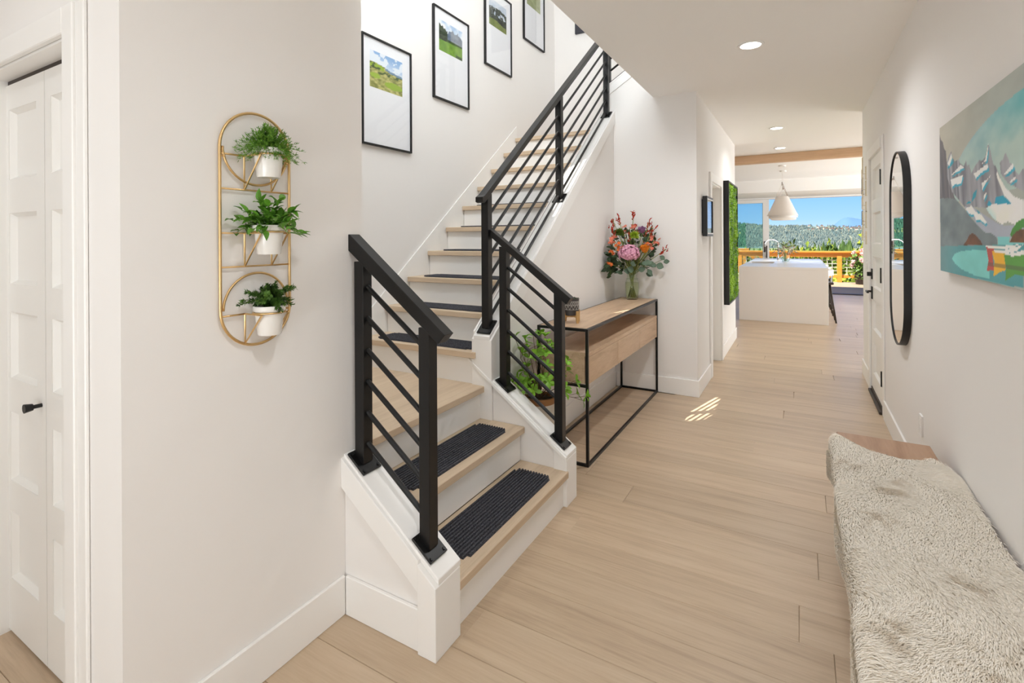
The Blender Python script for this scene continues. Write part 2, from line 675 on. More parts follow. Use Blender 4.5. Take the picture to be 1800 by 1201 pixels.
# closet block left of the stairs
CX0, CX1, CH, CY = -2.66, -1.905, 2.125, 0.66
wall_left = wallbox('wall_left', [(-5, CX0, CY, CY + 0.12, 0, CEIL), (CX1, -1.60, CY, CY + 0.12, 0, CEIL), (CX0, CX1, CY, CY + 0.12, CH, CEIL),
                                  (-1.72, -1.60, CY + 0.12, 1.53, 0, 5.6), (-2.75, -1.72, 1.41, 1.53, 0, 5.6)])
struct('trim_1', MB().box(CX1 - 0.005, CX1 + 0.065, CY - 0.020, CY - 0.001, 0, 2.20, 0.003).box(CX1 + 0.065, CX1 + 0.118, CY - 0.012, CY - 0.001, 0, 2.20, 0.003)
       .box(CX0 - 0.10, CX0 + 0.005, CY - 0.020, CY - 0.001, 0, 2.20, 0.003)
       .box(CX0 + 0.005, CX1 - 0.005, CY - 0.020, CY - 0.001, CH - 0.005, 2.20, 0.003)
       .box(CX0 - 0.002, CX0 + 0.012, CY, CY + 0.12, 0, CH).box(CX1 - 0.012, CX1 + 0.002, CY, CY + 0.12, 0, CH).box(CX0 + 0.012, CX1 - 0.012, CY, CY + 0.12, CH - 0.012, CH + 0.002), M['trim'])
struct('baseboard_left', MB().box(CX1 + 0.118, -1.585, CY - 0.015, CY - 0.001, 0, 0.155, 0.003).box(-1.599, -1.585, CY - 0.001, 1.418, 0, 0.155, 0.003), M['trim'])

# bifold closet door: two leaves of five recessed panels
d1 = thing('door_1', None, None, (CX0, 0.72, 0))
d1['kind'] = 'structure'


def leaf_door(x0, x1, px0, px1, y0, y1, rows, parent, zt, axis='x'):
    """Door leaf with stiles and rails standing proud of recessed panels."""
    mb = MB()
    pan = []
    edges = sorted(rows)
    def bx(a0, a1, z0, z1):
        if axis == 'x':
            mb.box(a0, a1, y0, y1, z0, z1)
        else:
            mb.box(y0, y1, a0, a1, z0, z1)
    bx(x0, px0, 0.012, zt)
    bx(px1, x1, 0.012, zt)
    z = 0.012
    for a, b_ in edges:
        bx(px0, px1, z, a)
        z = b_
    bx(px0, px1, z, zt)
    leaf = obj('leaf', mb, M['door'], parent)
    for a, b_ in edges:
        p = MB()
        s = 1 if y1 > y0 else -1
        d0, e = (y0 + 0.020 * s), 0.014
        # sloped moulding ring and flat field
        rects = [((px0, a), (px1, b_), y0 + 0.002 * s), ((px0 + e, a + e), (px1 - e, b_ - e), d0)]
        vs_ = []
        for (l, lo), (r_, hi), dd in rects:
            for q in ((l, lo), (r_, lo), (r_, hi), (l, hi)):
                vs_.append((q[0], dd, q[1]) if axis == 'x' else (dd, q[0], q[1]))
        p.add(vs_, [(0, 1, 5, 4), (1, 2, 6, 5), (2, 3, 7, 6), (3, 0, 4, 7), (4, 5, 6, 7)])
        obj('panel', p, M['door'], leaf)
    return leaf


ROWS = [(0.216, 0.473), (0.59, 0.852), (0.979, 1.232), (1.338, 1.607), (1.735, 2.0)]
leaf_door(-2.648, -2.291, -2.622, -2.362, 0.72, 0.755, ROWS, d1, 2.095)
leaf_door(-2.287, -1.918, -2.237, -1.972, 0.72, 0.755, ROWS, d1, 2.095)
obj('track', MB().box(CX0 + 0.012, CX1 - 0.012, 0.725, 0.75, 2.098, CH - 0.012), M['bronze'], d1)
kb = MB().tube([(-2.325, 0.72, 0.921), (-2.325, 0.69, 0.921)], 0.007, 10).tube([(-2.325, 0.695, 0.921), (-2.325, 0.672, 0.921)], [0.012, 0.016], 12)
obj('knob', kb, M['black'], d1, 'auto', label='black round knob')
wallbox('wall_closet', [(-2.75, -1.72, 0.95, 0.97, 0, CEIL)], M['dark'])

# stairwell walls
wallbox('wall_stairwell', [(XW - 0.12, XW, 1.41, 2.50, 0, 5.6), (XW - 0.12, XW, 3.27, 6.03, 0, 5.6), (XW - 0.12, XW, 2.50, 3.27, 0, 4.22), (XW - 0.12, XW, 2.50, 3.27, 5.25, 5.6),
                          (XW, -0.98, 5.91, 6.03, 0, 5.6), (-0.98, 0.72, 5.91, 6.03, 3.12, 5.6), (0.60, 0.72, 1.41, 5.91, 3.12, 5.6), (-1.60, 0.60, 1.41, 1.53, 3.12, 5.6)])
struct('window_2', MB().box(XW - 0.08, XW - 0.04, 2.50, 2.54, 4.22, 5.25).box(XW - 0.08, XW - 0.04, 3.23, 3.27, 4.22, 5.25)
       .box(XW - 0.08, XW - 0.04, 2.54, 3.23, 4.22, 4.26).box(XW - 0.08, XW - 0.04, 2.54, 3.23, 5.21, 5.25), M['trim'])
obj('pane', MB().box(XW - 0.064, XW - 0.058, 2.54, 3.23, 4.26, 5.21), glass('high_window_glass', (0.98, 0.99, 0.99), 0.01, 1.4), bpy.data.objects['window_2'])

# wall behind the console: its top edge follows the upper, turned flight
cap3 = lambda x: 3.02 + 0.62 * (x + 1.733)
struct('wall_end', MB().prism([(-1.766, 2.45), (-1.64, 2.45), (-1.64, 0), (-0.84, 0), (-0.84, 5.0), (-1.05, 5.0), (-1.05, cap3(-1.05)), (-1.766, cap3(-1.766))], 'y', YC, YC + 0.12), M['wall'])
struct('trim_2', MB().prism([(-1.78, cap3(-1.78)), (-1.06, cap3(-1.06)), (-1.06, cap3(-1.06) + 0.02), (-1.78, cap3(-1.78) + 0.02)], 'y', YC - 0.015, YC + 0.135)
       .prism([(-1.70, cap3(-1.70)), (-1.06, cap3(-1.06)), (-1.06, cap3(-1.06) - 0.09), (-1.70, cap3(-1.70) - 0.09)], 'y', YC - 0.012, YC - 0.001), M['trim'])
struct('baseboard_end', MB().box(-1.62, -0.825, YC - 0.015, YC - 0.001, 0, 0.155, 0.003).box(-0.839, -0.825, YC - 0.001, 5.70, 0, 0.155, 0.003), M['trim'])

# hall left wall with a cased opening
HX, O0, O1, OH = -0.84, 5.79, 6.58, 2.11
wallbox('wall_hall_left', [(HX - 0.14, HX, YC + 0.12, O0, 0, CEIL), (HX - 0.14, HX, O1, 8.17, 0, CEIL), (HX - 0.14, HX, O0, O1, OH, CEIL), (-5, HX - 0.14, 8.05, 8.17, 0, CEIL)])
d2 = struct('door_2', MB().box(HX - 0.16, HX + 0.001, O0 - 0.001, O0 + 0.018, 0, OH).box(HX - 0.16, HX + 0.001, O1 - 0.018, O1 + 0.001, 0, OH).box(HX - 0.16, HX + 0.001, O0 + 0.018, O1 - 0.018, OH - 0.018, OH + 0.001), M['trim'])
obj('casing', MB().box(HX + 0.001, HX + 0.02, O0 - 0.085, O0 + 0.005, 0, OH + 0.09, 0.003), M['trim'], d2)
obj('casing', MB().box(HX + 0.001, HX + 0.02, O1 - 0.005, O1 + 0.085, 0, OH + 0.09, 0.003), M['trim'], d2)
obj('casing', MB().box(HX + 0.001, HX + 0.02, O0 + 0.005, O1 - 0.005, OH - 0.005, OH + 0.09, 0.003), M['trim'], d2)
obj('leaf', MB().box(HX - 0.14, HX - 0.10, O0 + 0.02, O1 - 0.02, 0.01, OH - 0.02, 0.002), M['door'], d2)
struct('baseboard_hall_left', MB().box(HX + 0.001, HX + 0.015, O1 + 0.086, 8.186, 0, 0.155, 0.003).box(-1.0, HX + 0.001, 8.171, 8.186, 0, 0.155, 0.003), M['trim'])

# right wall with the panelled door
R0, R1, RH = 5.20, 6.00, 2.25
wallbox('wall_right', [(RW, RW + 0.15, -2.2, R0, 0, CEIL), (RW, RW + 0.15, R1, 6.72, 0, CEIL), (RW, RW + 0.15, R0, R1, RH, CEIL), (RW + 0.15, 5.2, 6.57, 6.72, 0, CEIL)])
d3 = thing('door_3', None, None, (RW, R0, 0))
d3['kind'] = 'structure'
ROWS3 = [(0.20, 0.50), (0.62, 0.90), (1.02, 1.31), (1.43, 1.72), (1.84, 2.13)]
leaf_door(R0 + 0.012, R1 - 0.012, R0 + 0.125, R1 - 0.125, RW + 0.001, RW + 0.042, ROWS3, d3, RH - 0.012, 'y')
for z in (2.0, 1.17, 0.30):
    obj('hinge', MB().box(RW - 0.003, RW + 0.001, R0 + 0.014, R0 + 0.045, z - 0.06, z + 0.06).tube([(RW - 0.010, R0 + 0.012, z - 0.064), (RW - 0.010, R0 + 0.012, z + 0.064)], 0.009, 8), M['black'], d3, label='black hinge')
hy = R1 - 0.075
obj('lever_handle', MB().box(RW - 0.009, RW + 0.001, hy - 0.03, hy + 0.03, 0.90, 1.02, 0.002).tube([(RW + 0.004, hy, 0.972), (RW - 0.045, hy, 0.972)], 0.010, 10)
    .box(RW - 0.055, RW - 0.037, hy - 0.115, hy + 0.014, 0.962, 0.982, 0.003), M['black'], d3, label='black lever handle')
obj('deadbolt', MB().box(RW - 0.009, RW + 0.001, hy - 0.03, hy + 0.03, 1.09, 1.19, 0.002).tube([(RW + 0.004, hy, 1.138), (RW - 0.018, hy, 1.138)], 0.02, 12).box(RW - 0.042, RW - 0.016, hy - 0.006, hy + 0.006, 1.118, 1.158, 0.002), M['black'], d3, label='black deadbolt')
obj('threshold', MB().box(RW - 0.03, RW + 0.05, R0 + 0.001, R1 - 0.001, 0, 0.022, 0.004), M['bronze'], d3, label='dark bronze threshold')
obj('sweep', MB().box(RW - 0.006, RW + 0.001, R0 + 0.015, R1 - 0.015, 0.024, 0.05), M['bronze'], d3)
for q in ((RW - 0.010, RW - 0.001, R0 - 0.10, R0 - 0.004, 0, RH + 0.09), (RW - 0.019, RW - 0.001, R1 + 0.004, R1 + 0.10, 0, RH + 0.09), (RW - 0.019, RW - 0.001, R0 - 0.004, R1 + 0.004, RH - 0.004, RH + 0.09)):
    obj('casing', MB().box(*q, 0.003), M['trim'], d3)
obj('jamb', MB().box(RW - 0.001, RW + 0.1, R0 + 0.0005, R0 + 0.011, 0, RH).box(RW - 0.001, RW + 0.1, R1 - 0.011, R1 - 0.0005, 0, RH).box(RW - 0.001, RW + 0.1, R0, R1, RH - 0.011, RH - 0.0005), M['trim'], d3)
struct('baseboard_right', MB().box(RW - 0.015, RW - 0.001, -2.1, R0 - 0.101, 0, 0.155, 0.003).box(RW - 0.015, RW - 0.001, R1 + 0.101, 6.735, 0, 0.155, 0.003).box(RW - 0.001, RW + 0.5, 6.721, 6.735, 0, 0.155, 0.003), M['trim'])

# walls behind the camera and round the kitchen
wallbox('wall_back', [(-5, -1.5, -2.35, -2.2, 0, CEIL), (0.5, 5.2, -2.35, -2.2, 0, CEIL), (-1.5, 0.5, -2.35, -2.2, 2.6, CEIL), (-5.15, -5, -2.35, 0.78, 0, CEIL), (-1.5, 0.5, -2.36, -2.34, 0, 2.6)])
wallbox('wall_kitchen', [(5.05, 5.2, 6.72, 15.6, 0, 3.1), (-5.2, -5.05, 8.05, 15.6, 0, 3.1), (-5.2, -2.85, 0.78, 8.05, 0, 0.01)])
wallbox('wall_soffit', [(-5.2, 5.2, 13.6, 15.75, 2.575, 3.12)], M['ceil'])
wallbox('wall_window', [(-5.2, -3.2, 15.5, 15.75, 0, 2.575), (3.2, 5.2, 15.5, 15.75, 0, 2.575)])
struct('trim_eave', MB().box(-6, 6, 15.75, 17.3, 3.0, 3.2), M['trim'])

# sliding glass wall: two stacked glazed panels on the left, the rest open
WY = 15.55
win = struct('window_1', MB().box(-3.2, 3.2, WY - 0.05, WY + 0.16, 2.535, 2.574).box(3.16, 3.2, WY - 0.05, WY + 0.16, 0, 2.535).box(-3.2, -3.16, WY - 0.05, WY + 0.16, 0, 2.535), M['trim'])
obj('sill', MB().box(-3.2, 3.2, WY - 0.05, WY + 0.16, 0.0, 0.022), M['bronze'], win)
for k, (x0, x1, yy) in enumerate(((-2.95, -0.74, WY), (-3.14, -0.755, WY + 0.07))):
    sash = obj('sash', MB().box(x1 - 0.15, x1, yy, yy + 0.05, 0.03, 2.53).box(x0, x0 + 0.1, yy, yy + 0.05, 0.03, 2.53)
               .box(x0 + 0.1, x1 - 0.15, yy, yy + 0.05, 0.03, 0.20).box(x0 + 0.1, x1 - 0.15, yy, yy + 0.05, 2.44, 2.53), M['trim'], win)
    obj('pane', MB().box(x0 + 0.1, x1 - 0.15, yy + 0.02, yy + 0.03, 0.20, 2.44), M['wglass'], sash)
    if k == 0:
        obj('pull_handle', MB().box(x1 - 0.07, x1 - 0.045, yy - 0.05, yy - 0.02, 0.92, 1.26, 0.004).box(x1 - 0.065, x1 - 0.05, yy - 0.03, yy, 0.95, 0.99).box(x1 - 0.065, x1 - 0.05, yy - 0.03, yy, 1.19, 1.23)
            .box(x1 - 0.125, x1 - 0.095, yy - 0.02, yy, 1.08, 1.38, 0.004), M['bronze'], sash, label='dark bronze pull handle')

# ================================================================== STAIRCASE
stair = thing('staircase', 'white and pale oak staircase turning up beside the hall', 'stairs', (-1.6, 2.1, 0))
nx = (-1.125, -1.402, -1.675)
RISE = 0.2
YT = lambda k: 2.565 + 0.252 * (k - 4)
for k in (1, 2):
    obj('tread', MB().box(nx[k - 1] - 0.305, nx[k - 1], 1.546, 2.592, RISE * k - 0.038, RISE * k, 0.003), M['tready'], stair)
obj('tread', MB().box(-2.715, nx[2], 1.531, 2.598, 0.562, 0.6, 0.003), M['tready'], stair)
for k in range(3):
    obj('riser', MB().box(nx[k] - 0.048, nx[k] - 0.030, 1.548, 2.590, RISE * k, RISE * (k + 1) - 0.038), M['trim'], stair)
for k in range(4, 14):
    y0 = YT(k)
    y1 = y0 + 0.285 if k < 13 else 5.905
    obj('tread', MB().box(-2.715, -1.736 if k == 4 else -1.768, y0, y1, RISE * k - 0.038, RISE * k, 0.003), M['treadx'], stair)
    obj('riser', MB().box(-2.715, -1.768, y0 + 0.030, y0 + 0.048, RISE * (k - 1), RISE * k - 0.038), M['trim'], stair)
for k in (14,):
    x0 = -1.74 + 0.26 * (k - 14)
    obj('tread', MB().box(x0, x0 + 0.29, YC + 0.121, 5.905, RISE * k - 0.038, RISE * k, 0.003), M['tready'], stair)
    obj('riser', MB().box(x0 + 0.03, x0 + 0.048, YC + 0.121, 5.905, RISE * (k - 1), RISE * k - 0.038), M['trim'], stair)

capN = lambda x: 0.285 + 0.735 * (-1.122 - x)
capF = lambda x: 0.285 + 0.735 * (-1.133 - x)
capU = lambda y_: 0.905 + 0.794 * (y_ - 2.58)
# near knee wall, cap, apron, newel
obj('knee_wall', MB().prism([(-1.599, 0), (-1.20, 0), (-1.20, capN(-1.20) - 0.02), (-1.599, capN(-1.599) - 0.02)], 'y', 1.430, 1.545), M['wall'], stair)
obj('stringer_cap', MB().prism([(-1.5995, capN(-1.5995) - 0.022), (-1.123, capN(-1.123) - 0.022), (-1.123, capN(-1.123)), (-1.5995, capN(-1.5995))], 'y', 1.424, 1.560), M['trim'], stair, bevel=0.003)
obj('apron', MB().prism([(-1.5995, capN(-1.5995) - 0.128), (-1.2045, capN(-1.2045) - 0.128), (-1.2045, capN(-1.2045) - 0.010), (-1.5995, capN(-1.5995) - 0.010)], 'y', 1.408, 1.4295), M['trim'], stair, bevel=0.003)
obj('newel', MB().prism([(-1.205, 0), (-1.122, 0), (-1.122, capN(-1.122) - 0.023), (-1.205, capN(-1.205) - 0.023)], 'y', 1.405, 1.556), M['trim'], stair, bevel=0.003)
obj('skirting', MB().box(-1.584, -1.2055, 1.414, 1.4295, 0, 0.155, 0.003), M['trim'], stair)
# far knee wall
obj('knee_wall', MB().prism([(-1.62, 0), (-1.21, 0), (-1.21, capF(-1.21) - 0.02), (-1.62, capF(-1.62) - 0.02)], 'y', 2.594, 2.712), M['wall'], stair)
obj('stringer_cap', MB().prism([(-1.622, capF(-1.622) - 0.022), (-1.134, capF(-1.134) - 0.022), (-1.134, capF(-1.134)), (-1.622, capF(-1.622))], 'y', 2.589, 2.727), M['trim'], stair, bevel=0.003)
obj('apron', MB().prism([(-1.79, capF(-1.79) - 0.03), (-1.20, capF(-1.20) - 0.03), (-1.134, capF(-1.134) - 0.03), (-1.134, capF(-1.134) - 0.008), (-1.79, capF(-1.79) - 0.008)], 'y', 2.574, 2.588), M['trim'], stair, bevel=0.002)
obj('newel', MB().prism([(-1.215, 0), (-1.133, 0), (-1.133, capF(-1.133) - 0.023), (-1.215, capF(-1.215) - 0.023)], 'y', 2.582, 2.725), M['trim'], stair, bevel=0.003)
# upper knee wall with its newel
obj('knee_wall', MB().prism([(2.60, 0), (YC - 0.001, 0), (YC - 0.001, capU(YC) - 0.02), (2.60, capU(2.60) - 0.02)], 'x', -1.758, -1.640), M['wall'], stair)
obj('newel', MB().prism([(2.580, 0.0), (2.725, 0.0), (2.725, capU(2.725) - 0.023), (2.580, capU(2.580) - 0.023)], 'x', -1.766, -1.6225), M['trim'], stair, bevel=0.003)
obj('stringer_cap', MB().prism([(2.579, capU(2.579) - 0.022), (4.93, capU(4.93) - 0.022), (4.93, capU(4.93)), (2.579, capU(2.579))], 'x', -1.752, -1.634), M['trim'], stair, bevel=0.003)
obj('apron', MB().prism([(2.726, capU(2.726) - 0.135), (YC - 0.002, capU(YC) - 0.135), (YC - 0.002, capU(YC) - 0.008), (2.726, capU(2.726) - 0.008)], 'x', -1.639, -1.622), M['trim'], stair, bevel=0.003)
obj('apron', MB().prism([(2.60, capU(2.60) - 0.10), (4.93, capU(4.93) - 0.10), (4.93, capU(4.93) + 0.006), (2.60, capU(2.60) + 0.006)], 'x', -1.768, -1.754), M['trim'], stair, bevel=0.003)
nose = lambda y_: 0.8 + 0.794 * (y_ - 2.565)
obj('skirt_board', MB().prism([(2.30, nose(2.30) + 0.10), (4.88, nose(4.88) + 0.10), (4.88, 2.60), (4.80, 2.30), (2.60, 0.60), (2.30, 0.60)], 'x', XW + 0.001, XW + 0.010), M['trim'], stair)
obj('skirt_board', MB().box(XW + 0.001, XW + 0.016, 1.532, 2.30, 0.60, 0.755, 0.002).box(-2.714, -1.601, 1.531, 1.546, 0.60, 0.755, 0.002), M['trim'], stair)
obj('skirting', MB().box(-1.6395, -1.622, 2.726, YC - 0.016, 0, 0.155, 0.003), M['trim'], stair)

# ------------------------------------------------------------------ stair mats
STEP = {1: 'lowest step', 2: 'second step', 4: 'first step above the landing', 5: 'second step above the landing', 6: 'third step above the landing',
        7: 'fourth step above the landing', 8: 'fifth step above the landing', 9: 'sixth step above the landing'}


def stair_mat(c, L, D, along, label):
    """Ribbed mat, ribs running the long way; along = 'x' or 'y'."""
    mb = MB()
    n, rad = 13, 0.03
    def P(a, b_, z):
        return (c[0] + b_, c[1] + a, c[2] + z) if along == 'y' else (c[0] + a, c[1] + b_, c[2] + z)
    for i in range(n):
        b0, b1 = -D / 2 + D * i / n, -D / 2 + D * (i + 1) / n
        e = min(i, n - 1 - i) / n * D
        cut = rad - math.sqrt(max(0, rad * rad - (rad - min(e, rad)) ** 2)) if e < rad else 0
        h = L / 2 - cut
        g = (b1 - b0) * 0.26
        pro = [(b0, 0.0012), (b0 + g * 0.75, 0.0015), (b0 + g, 0.0095), (b0 + 2 * g, 0.0115), (b1 - 0.9 * g, 0.0095), (b1 - g * 0.55, 0.0015), (b1, 0.0012), (b1, 0.0005), (b0, 0.0005)]
        vs_ = [P(-h, q[0], q[1]) for q in pro] + [P(h, q[0], q[1]) for q in pro]
        m_ = len(pro)
        mb.add(vs_, [tuple(range(m_)), tuple(range(m_, 2 * m_))[::-1]] + [(k, (k + 1) % m_, m_ + (k + 1) % m_, m_ + k) for k in range(m_)])
    o = obj('stair_mat', mb, M['mat_'], org=c)
    tag(o, label, 'mat', 'ribbed charcoal mats on the stair treads')


stair_mat((-1.285, 2.072, 0.2), 0.81, 0.225, 'y', 'charcoal ribbed mat on the lowest step of the stairs')
stair_mat((-1.562, 2.090, 0.4), 0.80, 0.215, 'y', 'charcoal ribbed mat on the second step, below the landing')
for k in range(4, 10):
    stair_mat((-2.20, YT(k) + 0.145, RISE * k), 0.80, 0.20, 'x', 'charcoal ribbed mat on the ' + STEP[k])

# ------------------------------------------------------------------ railings


def post(root, x, y_, z0, z1, slope_axis, slope, plate=True, hw=0.025):
    p = obj('post', MB().box(x - hw, x + hw, y_ - hw, y_ + hw, z0, z1, 0.002), M['black'], root)
    if plate:
        ax = Vector((1, 0, slope)) if slope_axis == 'x' else Vector((0, 1, slope))
        ay = Vector((0, 1, 0)) if slope_axis == 'x' else Vector((1, 0, 0))
        az = ax.normalized().cross(ay)
        az = az if az.z > 0 else -az
        zc = Vector((x, y_, z0)) + az * 0.006
        obj('base_plate', MB().obox(zc, (ax, ay, az), (0.056, 0.048, 0.005), 0.0015), M['black'], p)
        a_, b_ = ax.normalized(), ay
        for s in (-1, 1):
            for e in (-1, 1):
                q = zc + a_ * 0.044 * s + b_ * 0.037 * e + az * 0.004
                obj('bolt', MB().tube([q, q + az * 0.005], 0.007, 6), M['black'], p)
    return p


r1 = thing('stair_railing', 'black steel railing on the near side of the two lowest steps', 'railing', (-1.38, 1.481, 0.4))
post(r1, -1.212, 1.481, capN(-1.212), 1.17, 'x', -0.735)
post(r1, -1.546, 1.481, capN(-1.546), 1.41, 'x', -0.735)
obj('handrail', MB().prism([(-1.637, 1.520), (-1.592, 1.520), (-1.112, 1.152), (-1.143, 1.117), (-1.612, 1.462), (-1.637, 1.486)], 'y', 1.454, 1.508), M['black'], r1, bevel=0.002)
for z in (1.308, 1.182, 1.052, 0.926, 0.800, 0.675):
    obj('bar', MB().tube([(-1.523, 1.481, z), (-1.235, 1.481, z - 0.735 * 0.288)], 0.0105, 10), M['black'], r1, 'auto')

r2 = thing('stair_railing', 'short black steel railing on the far side of the two lowest steps', 'railing', (-1.39, 2.65, 0.45))
post(r2, -1.203, 2.650, capF(-1.203), 1.19, 'x', -0.735)
post(r2, -1.568, 2.650, capF(-1.568), 1.45, 'x', -0.735)
obj('handrail', MB().prism([(-1.655, 1.556), (-1.122, 1.160), (-1.150, 1.124), (-1.655, 1.512)], 'y', 2.624, 2.676), M['black'], r2, bevel=0.002)
for z in (1.324, 1.196, 1.066, 0.937, 0.812, 0.683):
    obj('bar', MB().tube([(-1.545, 2.65, z), (-1.226, 2.65, z - 0.735 * 0.319)], 0.0105, 10), M['black'], r2, 'auto')

r3 = thing('stair_railing', 'long black steel railing climbing beside the upper flight', 'railing', (-1.69, 3.7, 1.8))
for yy in (2.635, 3.730, 4.880):
    post(r3, -1.686, yy, capU(yy), capU(yy) + 0.83, 'y', 0.794)
rt = lambda y_: 1.759 + 0.794 * (y_ - 2.572)
obj('handrail', MB().prism([(2.552, 1.752), (2.582, rt(2.582)), (4.93, rt(4.93)), (4.93, rt(4.93) - 0.045), (2.575, rt(2.575) - 0.045), (2.552, 1.722)], 'x', -1.713, -1.659), M['black'], r3, bevel=0.002)
for a, b_ in ((2.66, 3.705), (3.755, 4.855)):
    for i in range(6):
        off = 0.036 + 0.1285 * i
        obj('bar', MB().tube([(-1.686, a, capU(a) + off), (-1.686, b_, capU(b_) + off)], 0.0105, 10), M['black'], r3, 'auto')

r4 = thing('stair_railing', 'black steel railing of the turned top flight, half hidden by the ceiling edge', 'railing', (-1.6, 5.02, 3.1))
post(r4, -1.715, 5.027, cap3(-1.715) + 0.02, 3.95, 'x', 0.62, plate=False)
post(r4, -1.10, 5.027, cap3(-1.10) + 0.02, 4.33, 'x', 0.62, plate=False)
obj('handrail', MB().prism([(-1.76, 3.93), (-1.06, 4.36), (-1.06, 4.40), (-1.76, 3.97)], 'y', 5.0, 5.054), M['black'], r4, bevel=0.002)
for i in range(6):
    z = 3.10 + 0.125 * i
    obj('bar', MB().tube([(-1.69, 5.027, z), (-1.125, 5.027, z + 0.62 * 0.565)], 0.0105, 10), M['black'], r4, 'auto')

tag(obj('dark_panel', MB().box(-2.437, -1.75, 5.880, 5.909, 4.055, 4.65, 0.003), M['dark'], org=(-2.1, 5.909, 4.35)), 'dark slate panel high on the stairwell end wall, cut by the ceiling edge', 'panel')

# recessed ceiling lights, then added fill spots
for i, (yy, lab) in enumerate(((3.97, 'large round recessed ceiling light above the hall floor, nearest of three'), (7.16, 'round recessed ceiling light halfway to the wooden beam'), (8.79, 'small round recessed ceiling light just before the wooden beam'))):
    xx = (-0.30, -0.25, -0.26)[i]
    t = thing('ceiling_light', lab, 'light', (xx, yy, CEIL), 'recessed hall lights')
    obj('trim_ring', MB().lathe([(0.066, -0.001), (0.088, -0.001), (0.084, -0.008), (0.068, -0.006)], (xx, yy, CEIL), 32, True), M['trim'], t, True)
    obj('lens', MB().lathe([(0.001, -0.0045), (0.066, -0.0045), (0.066, -0.0015)], (xx, yy, CEIL), 32), M['lamp'], t)
    light('downlight_and_fill', 'SPOT', (xx, yy, CEIL - 0.02), (68, 34, 14)[i], WARM, (0, 0, -1), 0.06, None, 2.7)
for xx, yy, pw in ((-0.02, 0.5, 50), (-2.3, -0.3, 15)):  # two unseen spots added as fill near the camera, no fittings
    light('downlight_and_fill', 'SPOT', (xx, yy, CEIL - 0.02), pw, WARM, (0, 0, -1), 0.06, None, 2.7)

# ================================================================== OBJECTS
def fill(name, mb, m, parent, **k):
    return obj(name, mb, m, parent, kind='stuff', **k)


def arc(c, r, a0, a1, n, plane='yz'):
    out = []
    for i in range(n + 1):
        a = a0 + (a1 - a0) * i / n
        out.append((c[0], c[1] + r * math.cos(a), c[2] + r * math.sin(a)) if plane == 'yz' else (c[0] + r * math.cos(a), c[1] + r * math.sin(a), c[2]))
    return out


# ------------------------------------------------------------------ wall planter rack
WX = -1.585
rack = thing('plant_rack', 'gold wire pill-shaped plant rack on the left wall', 'plant rack', (-1.6, 1.046, 1.15))
yc, rr = 1.046, 0.124
zt, zb = 1.798, 1.274
out = arc((WX, yc, zt), rr, 0, PI, 24) + arc((WX, yc, zb), rr, PI, 2 * PI, 24)
obj('outer_frame', MB().tube(out, 0.0048, 8, True), M['gold'], rack, True)
obj('ring', MB().tube(arc((WX, yc, zt), rr - 0.009, PI, 2 * PI, 24), 0.004, 8), M['gold'], rack, True)
obj('ring', MB().tube(arc((WX, yc, zb), rr - 0.009, 0, PI, 24), 0.004, 8), M['gold'], rack, True)
levels = ((1.775, 1.664), (1.522, 1.413), (1.257, 1.160))
for z in (1.664, 1.522, 1.413):
    obj('cross_bar', MB().tube([(WX, yc - rr, z), (WX, yc + rr, z)], 0.0032, 6), M['gold'], rack, True)
obj('cross_bar', MB().tube([(WX, yc - rr, 1.775), (WX, yc - 0.045, 1.775)], 0.0032, 6).tube([(WX, yc + 0.055, 1.775), (WX, yc + rr, 1.775)], 0.0032, 6), M['gold'], rack, True)
obj('cross_bar', MB().tube([(WX, yc - rr, 1.257), (WX, yc - 0.045, 1.257)], 0.0032, 6).tube([(WX, yc + 0.055, 1.257), (WX, yc + rr, 1.257)], 0.0032, 6), M['gold'], rack, True)
PX = -1.528
for zt_, zl in levels:
    for yb in (1.003, 1.100):
        obj('bracket', MB().tube([(WX, yb, zt_), (WX, yb, zl), (WX + 0.087, yb + 0.001, zt_)], 0.0032, 6).tube([(WX, yb, zt_), (WX + 0.087, yb + 0.001, zt_)], 0.003, 6), M['gold'], rack)
    obj('pot_ring', MB().tube(arc((PX, 1.0515, zt_ + 0.004), 0.0490, 0, 2 * PI * 23 / 24, 23, 'xy'), 0.003, 6, True), M['gold'], rack, True)
for y_ in (yc - rr + 0.012, yc + rr - 0.012):
    obj('screw', MB().ball((WX + 0.004, y_, 1.768), 0.004, 8, 4).tube([(WX, y_, 1.768), (-1.5995, y_, 1.768)], 0.002, 6), M['gold'], rack, True)


def rack_pot(z, name, label):
    t = thing(name, label, 'potted plant', (PX, 1.0515, z - 0.070))
    c = (PX, 1.0515, z - 0.070)
    obj('pot', MB().lathe([(0.001, 0), (0.0345, 0), (0.036, 0.003), (0.045, 0.078), (0.0475, 0.078), (0.049, 0.080), (0.0495, 0.094), (0.048, 0.096), (0.045, 0.096), (0.044, 0.080), (0.001, 0.080)], c, 32), M['pot'], t, 'auto')
    obj('soil', MB().lathe([(0.001, 0.0855), (0.043, 0.084), (0.0435, 0.081)], c, 20), M['soil'], t)
    return t, Vector(c) + Vector((0, 0, 0.085))


G_FERN = mat('fern_green', S(74, 120, 34), 0.6, spec=0.3, noise=(60, S(116, 160, 56), 2))
G_LEAF = mat('leaf_green', S(62, 118, 34), 0.38, spec=0.5, noise=(30, S(112, 164, 52), 2), jitter=0.3)
G_DARK = mat('dark_fern_green', S(44, 78, 26), 0.55, spec=0.3, noise=(40, S(88, 124, 46), 2))
